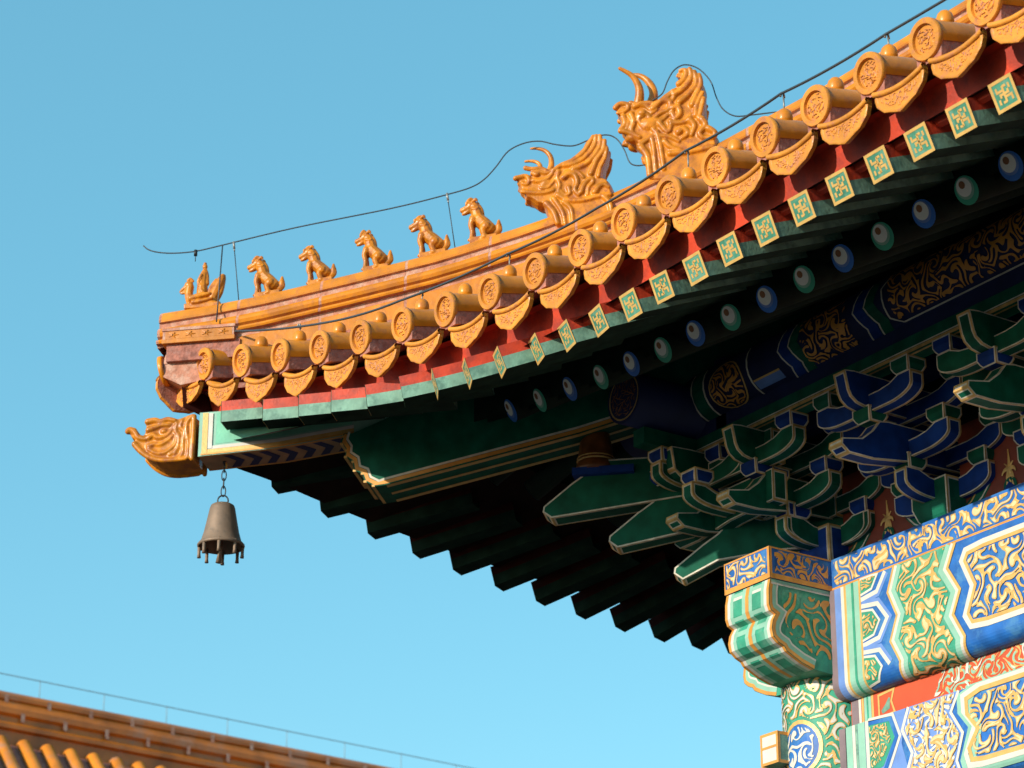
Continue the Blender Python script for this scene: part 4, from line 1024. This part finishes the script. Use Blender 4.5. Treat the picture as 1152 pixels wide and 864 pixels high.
# ================================================================== figures standing on the ridge
def rz(a): return interp(RT, a)
def beast_mesh(var):
    """seated beast, drawn in its own units (8.23 to a picture pixel)"""
    b_ = B(); rng = random.Random(var)
    Q = lambda x, y: ((x-300)/8.23/203, ((560-y)/8.23-.072*(x-300)/8.23)/189)
    def lm(pts, rs, ys=0, k='beast'):
        ys = ys if isinstance(ys, (list, tuple)) else [ys]*len(pts)
        P = [Q(*p) for p in pts]; limb(b_, [(x, y/1650, z) for (x, z), y in zip(P, ys)], [r_/1650 for r_ in rs], k)
    def bl(p, r_, y=0):
        x, z = Q(*p); r3 = r_ if isinstance(r_, tuple) else (r_,)*3; ball(b_, (x, y/1650, z), tuple(q/1650 for q in r3))
    bl((238, 250), (54, 44, 44)); bl((262, 262), (44, 46, 46))
    lm([(220, 262), (180, 276), (152, 284)], [38, 30, 22]); lm([(214, 292), (176, 312), (156, 318)], [28, 18, 12])       # muzzle, jaw
    bl((150, 272), (16, 20, 14)); bl((205, 232), 17, 26); bl((205, 232), 17, -26)                                         # nose, brows
    for s_ in (-1, 1):
        bl((196, 246), 9, s_*34); lm([(262, 225), (290, 212), (302, 232)], [15, 17, 7], [s_*34, s_*42, s_*46])              # eyes, ears
        lm([(250, 290), (285, 300), (305, 282)], [14, 13, 6], [s_*38, s_*44, s_*40])
    crest = ([(215, 205), (238, 186), (262, 200)], [(225, 210), (250, 196), (280, 200)], [(205, 215), (228, 186), (245, 206)])[var % 3]
    lm(crest, [20, 18, 14])
    lm([(265, 262), (282, 330), (290, 390)], [46, 54, 60]); lm([(305, 262), (322, 300), (330, 350)], [22, 22, 18])          # neck and mane
    lm([(285, 380), (335, 430), (385, 480)], [62, 64, 58]); bl((375, 485), (62, 70, 55))                                    # body, rump
    bl((248, 372), (44, 50, 42))
    for s_ in (-1, 1):
        lm([(245, 390), (222, 440), (228, 500), (216, 565)], [36, 26, 21, 22], s_*34); bl((205, 574), (30, 22, 14), s_*34)    # forelegs
        lm([(355, 470), (325, 500), (338, 560)], [50, 34, 22], s_*40); bl((322, 568), (34, 24, 14), s_*42)
        lm([(262, 410), (240, 400), (232, 372)], [12, 12, 6], s_*46)
        for q in range(4): lm([(300+q*22, 372+q*24), (316+q*22, 392+q*24), (318+q*20, 410+q*22)], [10, 9, 5], s_*(56))
    lm([(420, 520), (452, 500), (462, 450), (468, 408)], [26, 26, 24, 12]); lm([(440, 530), (474, 495), (480, 440)], [18, 18, 8])
    lm([(200, 582), (300, 580), (430, 560)], [14, 14, 14], 0)
    b_.box((-.062, -.034, -.028), (.086, .034, .006), 'beast')
    return b_
BE = [(-.12, .96, 'first of the seated glazed beasts, right behind the rider on the phoenix'), (.175, .93, 'second seated glazed beast on the ridge, between two others of the row'),
      (.485, .96, 'middle one of the five seated beasts, third behind the phoenix rider'), (.80, 1.0, 'fourth seated beast, left of the thin cable post'), (1.08, 1.03, 'seated beast last in the row, next to the smaller horned dragon head')]
bm_ = []
for i, (a, s_, lab) in enumerate(BE):
    if i < 3: bm_.append(sculpt(beast_mesh(i), 'ridge_beast', .0034, 1)); o = bm_[-1]
    else: o = bm_[(1, 0)[i-3]].copy(); C.objects.link(o)
    o.matrix_world = DMX(a, rz(a)+.012) @ Matrix.Rotation(-.10-.05*(i % 2), 4, 'Y') @ Matrix.Scale(s_*1.0, 4)
    o['label'] = lab; o['category'] = 'roof figure'; o['group'] = 'seated beasts on the hip ridge'
# rider on a phoenix at the tip
b_ = B(); Q = lambda x, y: ((x-340)/7.2/203, ((585-y)/7.2-.072*(x-340)/7.2)/189)
def lm(pts, rs, ys=0, k='beast'):
    ys = ys if isinstance(ys, (list, tuple)) else [ys]*len(pts); P = [Q(*p) for p in pts]; limb(b_, [(x, y/1440, z) for (x, z), y in zip(P, ys)], [r_/1440 for r_ in rs], k)
def bl(p, r_, y=0):
    x, z = Q(*p); r3 = r_ if isinstance(r_, tuple) else (r_,)*3; ball(b_, (x, y/1440, z), tuple(q/1440 for q in r3))
bl((212, 412), (38, 30, 34)); lm([(190, 430), (160, 452), (142, 468)], [22, 16, 9]); lm([(150, 480), (172, 476), (190, 460)], [8, 12, 14]); lm([(200, 372), (222, 362), (246, 378)], [10, 14, 10])
lm([(222, 430), (215, 490), (240, 545)], [34, 34, 46]); lm([(240, 540), (320, 560), (420, 560)], [46, 54, 50]); bl((300, 560), (80, 60, 40))
lm([(410, 550), (440, 470), (470, 400), (492, 345)], [46, 44, 40, 26]); lm([(430, 560), (480, 470), (506, 360)], [24, 22, 14]); lm([(380, 520), (400, 440), (440, 370)], [24, 22, 14])
for s_ in (-1, 1):
    lm([(250, 540), (320, 520), (400, 500)], [26, 26, 14], s_*46); lm([(270, 575), (340, 565), (430, 540)], [16, 16, 9], s_*56)
    lm([(225, 580), (212, 600)], [16, 14], s_*22); lm([(330, 470), (350, 500), (330, 530)], [18, 18, 16], s_*34); lm([(320, 370), (300, 420), (330, 450)], [14, 13, 10], s_*30)
part_b = b_
b_.box((-.10, -.036, -.022), (.105, .036, .008), 'beast')
ride = sculpt(b_, 'phoenix', .0034, 1, None, DMX(-.475, rz(-.475)+.012))
ride['label'] = 'glazed long necked phoenix with raised tail at the tip of the ridge'; ride['category'] = 'roof figure'
b_ = B(); lm([(330, 500), (325, 420), (332, 340), (338, 300)], [50, 42, 34, 22]); bl((340, 262), (22, 20, 26)); bl((340, 236), (15, 15, 12)); lm([(345, 280), (360, 330), (362, 400)], [12, 16, 20])
for s_ in (-1, 1): lm([(322, 345), (300, 400), (325, 430)], [15, 14, 11], s_*32)
sculpt(b_, 'rider', .0030, 1, ride, DMX(-.475, rz(-.475)+.012))

# horned dragon heads
def dhead(name, D_, out, hw, tubes, horns, a, z, vox, label, balls=()):
    b_ = B(); slab(b_, [D_(*p) for p in out], hw*.84, taper=.92)
    tubes = [t_ for t_ in tubes if len(t_[0]) > 3 or t_[1] >= .0135]
    for pts, r0, r1, *h_ in tubes: groove(b_, D_, pts, r0, r1, hw*(h_[0] if h_ else .84))
    for (x, y), r_, yy in balls:
        p = D_(x, y)
        for s_ in (-1, 1): ball(b_, (p[0], s_*yy, p[1]), r_)
    mx = DMX(a, z); o = sculpt(b_, name, vox, 2, None, mx); o['label'] = label; o['category'] = 'dragon head'
    for pts, r0, r1, y0, y1 in horns:
        h_ = B(); n = len(pts); P = [D_(*p) for p in pts]
        limb(h_, [(x, y0+(y1-y0)*i/(n-1), zz) for i, (x, zz) in enumerate(P)], [1.3*(r0+(r1-r0)*(i/(n-1))**1.3) for i in range(n)])
        hh = sculpt(h_, 'horn', .004, 1, o, mx)
    return o
A1, Z1 = 1.62, 6.40
D1_ = drawing(A1, Z1, 570, 140, 7.2)
out = [(92,478),(115,455),(175,448),(205,470),(250,440),(300,410),(345,405),(400,388),(470,350),(540,310),(600,262),(650,215),(672,165),(700,135),(750,128),(800,132),(828,185),(838,250),(828,310),(805,370),(795,430),(795,480),(845,500),(870,560),(888,640),(890,760),(880,860),(420,900),(370,850),(335,770),(310,700),(255,690),(200,650),(160,640),(148,600),(118,575),(100,530)]
tubes = [([(95,480),(130,470),(180,462),(205,500),(185,530),(150,520)], .022, .014), ([(175,395),(225,405),(300,400),(345,420)], .020, .016), ([(230,440),(290,430),(340,440),(400,420)], .018, .014), ([(240,500),(300,505),(360,480),(400,430)], .020, .014),
    ([(150,590),(250,600),(330,600),(400,580)], .020, .016), ([(300,560),(350,560),(390,520),(420,470),(430,430)], .014, .010), ([(160,620),(220,650),(290,680)], .018, .016),
    ([(400,420),(470,372),(560,335),(640,275),(700,180),(720,145)], .020, .018), ([(480,380),(570,365),(660,310),(730,220),(745,140)], .020, .018), ([(560,410),(660,370),(730,300),(775,220),(775,140)], .022, .018), ([(700,450),(720,400),(750,330),(800,260),(812,180)], .022, .018),
    ([(760,470),(775,400),(815,320),(830,240)], .018, .014), ([(440,430),(430,480),(450,540),(440,600),(500,650)], .020, .014), ([(480,480),(520,450),(570,460),(590,520),(570,580),(600,620)], .026, .018), ([(500,440),(540,430),(600,440),(640,480)], .018, .014),
    ([(620,600),(650,530),(700,490),(715,520),(680,560),(670,620)], .024, .012), ([(730,600),(760,560),(800,540),(840,560)], .026, .014), ([(520,560),(530,610),(490,620),(460,590)], .02, .012),
    ([(430,620),(520,665),(640,665),(740,640),(850,620)], .020, .018), ([(340,690),(400,760),(430,850)], .026, .022), ([(400,650),(470,760),(490,860)], .020, .016), ([(480,680),(540,740),(550,850)], .020, .014), ([(560,690),(610,740),(610,800)], .018, .016), ([(640,690),(680,740),(670,830)], .018, .016), ([(720,660),(760,720),(740,790)], .018, .014), ([(800,640),(850,700),(860,800)], .022, .018)]
tubes = [(p[0], p[1]*.72, p[2]*.72) for p in tubes]
horns = [([(225,368),(290,372),(335,350),(355,290),(345,220),(300,170),(240,150),(185,148)], .017, .005, .035, .05), ([(215,375),(240,378),(250,340),(262,300),(240,262),(190,245),(135,245)], .014, .005, -.035, -.06)]
dhead('dragon_head', D1_, out, .088, tubes, horns[:1], A1, Z1, .0042, 'smaller glazed dragon head with curled horn and swept crest, left of the larger one', [((262, 452), (.018, .012, .014), .080), ((155, 500), (.040, .030, .026), .045), ((330, 520), (.050, .030, .036), .055), ((215, 575), (.050, .03, .022), .05)])
o_h = [o for o in bpy.data.objects if o.name.startswith('horn')][-1]
h_ = B(); P = [D1_(*p) for p in horns[1][0]]; limb(h_, [(x, .045+.02*i/6, z) for i, (x, z) in enumerate(P)], [.018-.011*(i/6)**1.3 for i in range(7)]); sculpt(h_, 'horn', .004, 1, o_h.parent, DMX(A1, Z1))
A2, Z2 = 2.10, 6.62
D2_ = drawing(A2, Z2, 680, 60, 5.757)
out = [(85,385),(110,360),(150,355),(190,345),(240,350),(300,350),(350,345),(400,300),(450,265),(500,240),(525,205),(520,180),(485,170),(495,145),(540,128),(590,135),(630,170),(655,225),(662,300),(660,380),(662,450),(690,520),(735,580),(745,680),(745,900),(300,900),(275,780),(265,700),(235,650),(200,620),(165,590),(118,540),(105,480),(112,450),(95,420)]
tubes = [([(90,390),(120,365),(165,370),(170,400),(140,420),(105,425)], .020, .014), ([(190,360),(230,375),(280,380),(320,420)], .018, .014), ([(140,455),(150,500),(120,530)], .024, .014), ([(190,440),(205,490),(190,540),(210,580)], .024, .014), ([(240,430),(240,480),(270,530)], .020, .012), ([(215,385),(270,365),(330,370),(350,410),(320,430)], .022, .012),
    ([(250,455),(290,440),(310,480),(280,500)], .022, .014), ([(120,545),(180,560),(240,590)], .020, .016), ([(330,400),(390,350),(440,360),(430,410),(380,430),(330,470)], .024, .014), ([(320,480),(380,480),(430,440)], .018, .012), ([(350,370),(420,330),(470,280)], .022, .014),
    ([(460,290),(465,330),(440,360)], .020, .012), ([(500,240),(540,200),(545,150),(510,150)], .024, .014), ([(470,310),(540,260),(580,190),(570,140)], .022, .016), ([(500,360),(560,310),(610,240),(600,160)], .024, .016), ([(580,380),(610,310),(640,240),(630,180)], .022, .014), ([(600,450),(610,380),(650,300)], .020, .014),
    ([(460,400),(490,400),(500,440),(470,470),(450,430)], .026, .018), ([(440,490),(480,500),(540,490),(570,450)], .020, .014), ([(370,500),(420,560),(440,520),(440,480)], .020, .014), ([(490,560),(520,540),(550,570),(510,600)], .026, .016), ([(560,480),(590,520),(570,580)], .024, .016), ([(640,480),(660,520),(620,570),(640,600)], .026, .016), ([(680,540),(720,570),(700,600),(650,600)], .024, .014),
    ([(330,540),(370,580),(430,590),(490,620)], .018, .014), ([(240,640),(300,600),(340,570)], .020, .014), ([(250,660),(290,720),(300,840)], .026, .022), ([(320,600),(330,680),(340,820)], .018, .014), ([(350,560),(370,640),(390,800)], .022, .016), ([(400,620),(440,660),(500,680)], .020, .014), ([(430,700),(560,690),(700,660)], .022, .018), ([(620,470),(640,400),(655,340)], .018, .014)]
tubes = [(p[0], p[1]*.84, p[2]*.84) for p in tubes]
D2o = dhead('dragon_head', D2_, out, .095, tubes, [([(215,330),(265,325),(300,300),(318,240),(305,180),(270,130),(225,100),(165,92)], .026, .008, .03, .055), ([(140,298),(180,305),(225,318),(262,325)], .010, .018, .04, .04)],
    A2, Z2, .0046, 'larger glazed dragon head with two upright horns, half hidden behind the eave tiles', [((262, 432), (.024, .014, .020), .092), ((145, 405), (.045, .035, .034), .055), ((170, 500), (.040, .040, .060), .055), ((300, 500), (.060, .035, .050), .065), ((200, 580), (.05, .04, .03), .05)])
h_ = B(); P = [D2_(*p) for p in [(228,330),(238,290),(238,240),(220,195),(185,155),(120,120)]]; limb(h_, [(x, -.02-.01*i, z) for i, (x, z) in enumerate(P)], [.029-.019*(i/5)**1.3 for i in range(6)]); sculpt(h_, 'horn', .0045, 1, D2o, DMX(A2, Z2))

# ================================================================== wind bell under the hip rafter
ba, bz = -.315, 5.112
bell = thing('wind_bell', 'brown bronze wind bell on a short chain hanging in front of the sky', 'bell', DP(ba, 0, 4.53))
def bp(b_, name, par=bell): o = b_.build(name, par); setw(o, DMX(ba, 0), par); return o
b_ = B(); b_.lathe([(0, 4.872), (.050, 4.870), (.062, 4.862), (.068, 4.845), (.080, 4.78), (.094, 4.71), (.108, 4.662), (.122, 4.647), (.126, 4.640), (.124, 4.632), (.119, 4.630)], 'bell', 40, caps=False)
b_.lathe([(.119, 4.630), (.106, 4.655), (.088, 4.71), (.074, 4.78), (.060, 4.85), (0, 4.856)], 'bell', 40, caps=False)
body = bp(b_, 'bell_body')
for j in range(8):
    an = 2*pi*j/8+.2; b_ = B(); c_, s_ = cos(an), sin(an)
    b_.tube([(c_*.114, s_*.114, 4.65), (c_*.114, s_*.114, 4.592), (c_*.113, s_*.113, 4.572)], [.010, .0085, .011], 'bell', 8); bp(b_, 'prong')
b_ = B(); b_.tube([(0, 0, 4.80), (0, 0, 4.62), (-.012, 0, 4.545)], [.006, .010, .015], 'bell', 8); bp(b_, 'clapper')
b_ = B()
ring = lambda cx, cz, rx, rzz, ang: [(cx+rx*cos(t*pi/8)*cos(ang), rx*cos(t*pi/8)*sin(ang), cz+rzz*sin(t*pi/8)) for t in range(17)]
b_.tube(ring(0, 4.892, .028, .030, .2), .0045, 'iron', 6, False)
for i in range(4): b_.tube(ring(0, 4.945+.045*i, .012, .030, .3+1.5*(i % 2)), .0034, 'iron', 6, False)
b_.tube([(0, 0, 5.10), (0, 0, 5.125)], .010, 'iron', 8); b_.tube([(-.004, 0, 5.115), (.012, 0, 5.10), (.010, 0, 5.08), (-.006, 0, 5.083)], .006, 'ogold', 6)
bp(b_, 'chain')

# ================================================================== lightning cables
def pline(pts, n=6):
    P = [V(p) for p in pts]; o = []
    for i in range(len(P)-1):
        p0, p1, p2, p3 = P[max(i-1, 0)], P[i], P[i+1], P[min(i+2, len(P)-1)]
        for q in range(n): t = q/n; o.append(.5*((2*p1)+(p2-p0)*t+(2*p0-5*p1+4*p2-p3)*t*t+(3*p1-p0-3*p2+p3)*t**3))
    return o+[P[-1]]
def az(px, py): a = 1.452+(px-618)/203; return a, 6.373-((py-250)+.072*(px-618))/189
c1 = thing('ridge_cable', 'thin grey lightning cable looping over the dragon heads along the hip ridge', 'cable', DP(-.3, 0, 6.03))
b_ = B(); P = [az(*p) for p in ((153,272),(160,277),(172,280),(190,281),(215,279),(247,272),(330,253),(440,232),(503,217),(530,209),(545,200),(558,186),(572,168),(590,159),(608,157),(625,161),(645,163),(662,157),(680,151),(693,155),(702,168),(708,183),(716,187),(726,186))]
b_.tube(pline([DP(a, 0, z) for a, z in P]), .0038, 'wire', 6); P = [az(*p) for p in ((735,112),(746,104),(752,90),(760,77),(772,71),(787,76),(800,91),(806,110),(813,124),(826,132),(845,131),(875,128),(930,124))]
b_.tube(pline([DP(a, 0, z) for a, z in P]), .0038, 'wire', 6); o = b_.build('cable', c1); setw(o, Matrix())
def post(par, p0, p1, r_=.003, clipd=True, k='wire'):
    b_ = B(); b_.tube([p0, p1], r_, k, 6)
    if clipd:
        d = (V(p1)-V(p0)).normalized(); b_.tube([V(p1)-d*.035, V(p1)+d*.008], .007, 'clip', 6); b_.tube([V(p1)-d*.050, V(p1)-d*.036], .0045, 'clip', 6)
    o = b_.build('cable_post', par); setw(o, Matrix())
q = az(503, 217); post(c1, DP(az(513, 282)[0], 0, rz(az(513, 282)[0])-.01), DP(q[0], 0, q[1]))
q = az(259, 270); post(c1, DP(az(268, 333)[0], 0, rz(az(268, 333)[0])-.01), DP(q[0], 0, q[1]))
q = az(246, 273); q2 = az(250, 360); post(c1, DP(q2[0], .11, q2[1]-.045), DP(q[0], .0, q[1]), .0042, False)
q = az(215, 279); post(c1, DP(q[0], 0, q[1]-.062), DP(q[0], 0, q[1]+.002), .0026, False); b_ = B(); b_.tube([DP(q[0], 0, q[1]-.028), DP(q[0], 0, q[1]+.006)], .010, 'iron', 8); o = b_.build('cable_clip', c1); setw(o, Matrix())
c2 = thing('eave_cable', 'grey lightning cable running above the tile ends of the eave', 'cable', F.P(4.7, .1, 5.45))
sup = [(-4.09, 5.475), (-5.41, 5.475), (-7.06, 5.478), (-7.72, 5.503), (-8.38, 5.513), (-9.04, 5.50), (-9.70, 5.505), (-10.52, 5.54), (-11.1, 5.615), (-11.64, 5.725)]
pp = []
for X, z in sup: pp.append(V((X, YE+.085+dy(X-XE), z)))
q2 = az(258, 372); pp[-1] = DP(q2[0]+.07, .115, q2[1]-.045)
b_ = B(); fine = []
for p, q in zip(pp, pp[1:]):
    for i in range(8): t = i/8; v_ = p.lerp(q, t); v_.z -= .012*4*t*(1-t); fine.append(v_)
fine.append(pp[-1]); b_.tube(fine, .0062, 'wire', 7)
o = b_.build('cable', c2); setw(o, Matrix())
for X in (-5.41, -7.06, -7.72, -8.38, -9.7, -10.36, -11.35):
    s_ = X-XE; top = row_z(s_, .1)+.078+.055; y = YE+dy(s_)+.10
    zc = interp(sorted((p.x, p.z) for p in pp), X)
    b_ = B(); b_.tube([(X, y, top), (X, y, max(zc, top+.03)-.012)], .004, 'clip', 6); b_.tube([(X-.004, y-.014, zc-.012), (X, y-.010, zc+.008), (X+.004, y-.004, zc+.010), (X, y+.004, zc-.016)], .005, 'clip', 6)
    o = b_.build('cable_post', c2); setw(o, Matrix())

# ================================================================== the farther hall
bh = thing('distant_hall', 'farther palace hall whose amber tiled roof ridge shows at the lower left', 'building', (-30, 18, GROUND))
RXX = -29.0; RZ = 8.71; dirY = V((0, 1, -.028)).normalized()
def HP(y, dx, z): p = V((RXX, 12.4, RZ))+dirY*(y-12.4); return V((p.x+dx, p.y, p.z+z))
y0, y1 = 2.0, 34.0
b_ = B(); n = 64; rows = []
prof = [(.0, .12), (.09, .10), (.14, .04), (.14, -.02), (.12, -.04), (.15, -.10), (.19, -.16), (.19, -.24), (.15, -.28), (.16, -.36), (.22, -.41), (.22, -.47), (.17, -.50), (.17, -.75)]
prof = [(x, .12+(z-.12)*.82) for x, z in prof]; full = [(-x, z) for x, z in prof[::-1]]+prof
for i in range(n+1): rows.append([HP(y0+(y1-y0)*i/n, x, z) for x, z in full])
vr = b_.grid(rows, 'old', False); b_.cap(vr[0][::-1], 'old'); b_.cap(vr[-1], 'old')
for i in range(58):
    y = y0+.55*i; b_.box((-.001, 0, -.40), (.0, .0, .0), 'mortar') if False else None
    for zz0, zz1, x_ in ((-.04, .06, .143), (-.26, -.12, .193)):
        P = [HP(y+(.2 if zz1 < 0 else 0), x_, zz0), HP(y+.05+(.2 if zz1 < 0 else 0), x_, zz0), HP(y+.05+(.2 if zz1 < 0 else 0), x_*.98, zz1), HP(y+(.2 if zz1 < 0 else 0), x_*.98, zz1)]; b_.face(P, 'mortar')
o = b_.build('roof_ridge', bh); setw(o, Matrix())
def sl(d): return -.38-(1.05*d-.06*d*d)
for sg in (1, -1):
    b_ = B(); b_.grid([[HP(y0+(y1-y0)*i/4, sg*d, sl(d)) for d in (.1, 1, 2, 3.5, 5)] for i in range(5)], 'redmort', False)
    o = b_.build('roof_slope', bh); setw(o, Matrix())
row0 = None
for i in range(99):
    y = y0+.2+.30*i
    if row0 is None:
        b_ = B(); o0 = HP(y, 0, 0)
        rws = []
        for d in (.20, .6, 1.2, 2, 3, 4, 5):
            c_ = V((d, 0, sl(d)+.05)); rws.append([c_+V((0,1,0))*cos(pi*j/8)*.085+V((.7,0,.7))*sin(pi*j/8)*.085 for j in range(9)])
        b_.grid(rws, 'oldt'); b_.face(rws[0][::-1], 'mortar'); row0 = b_.build('tile_row', bh); setw(row0, Matrix.Translation(o0))
    else:
        c_ = row0.copy(); C.objects.link(c_); c_.parent = bh; setw(c_, Matrix.Translation(HP(y, 0, 0)))
b_ = B(); b_.box((-33.2, 3.5, GROUND), (-25.5, 33, 4.2), 'wallred'); o = b_.build('wall', bh); setw(o, Matrix())
fc = thing('distant_cable', 'faint lightning cable on small posts above the farther roof ridge', 'cable', HP(8, 0, .12))
b_ = B(); b_.tube([HP(y0+i*1.0, 0, .34) for i in range(32)], .006, 'wirefar', 6); o = b_.build('cable', fc); setw(o, Matrix())
for i in range(36):
    y = 12.1+.85*(i-11); b_ = B(); b_.tube([HP(y, 0, .11), HP(y, 0, .35)], .005, 'wirefar', 6); o = b_.build('cable_post', fc); setw(o, Matrix())
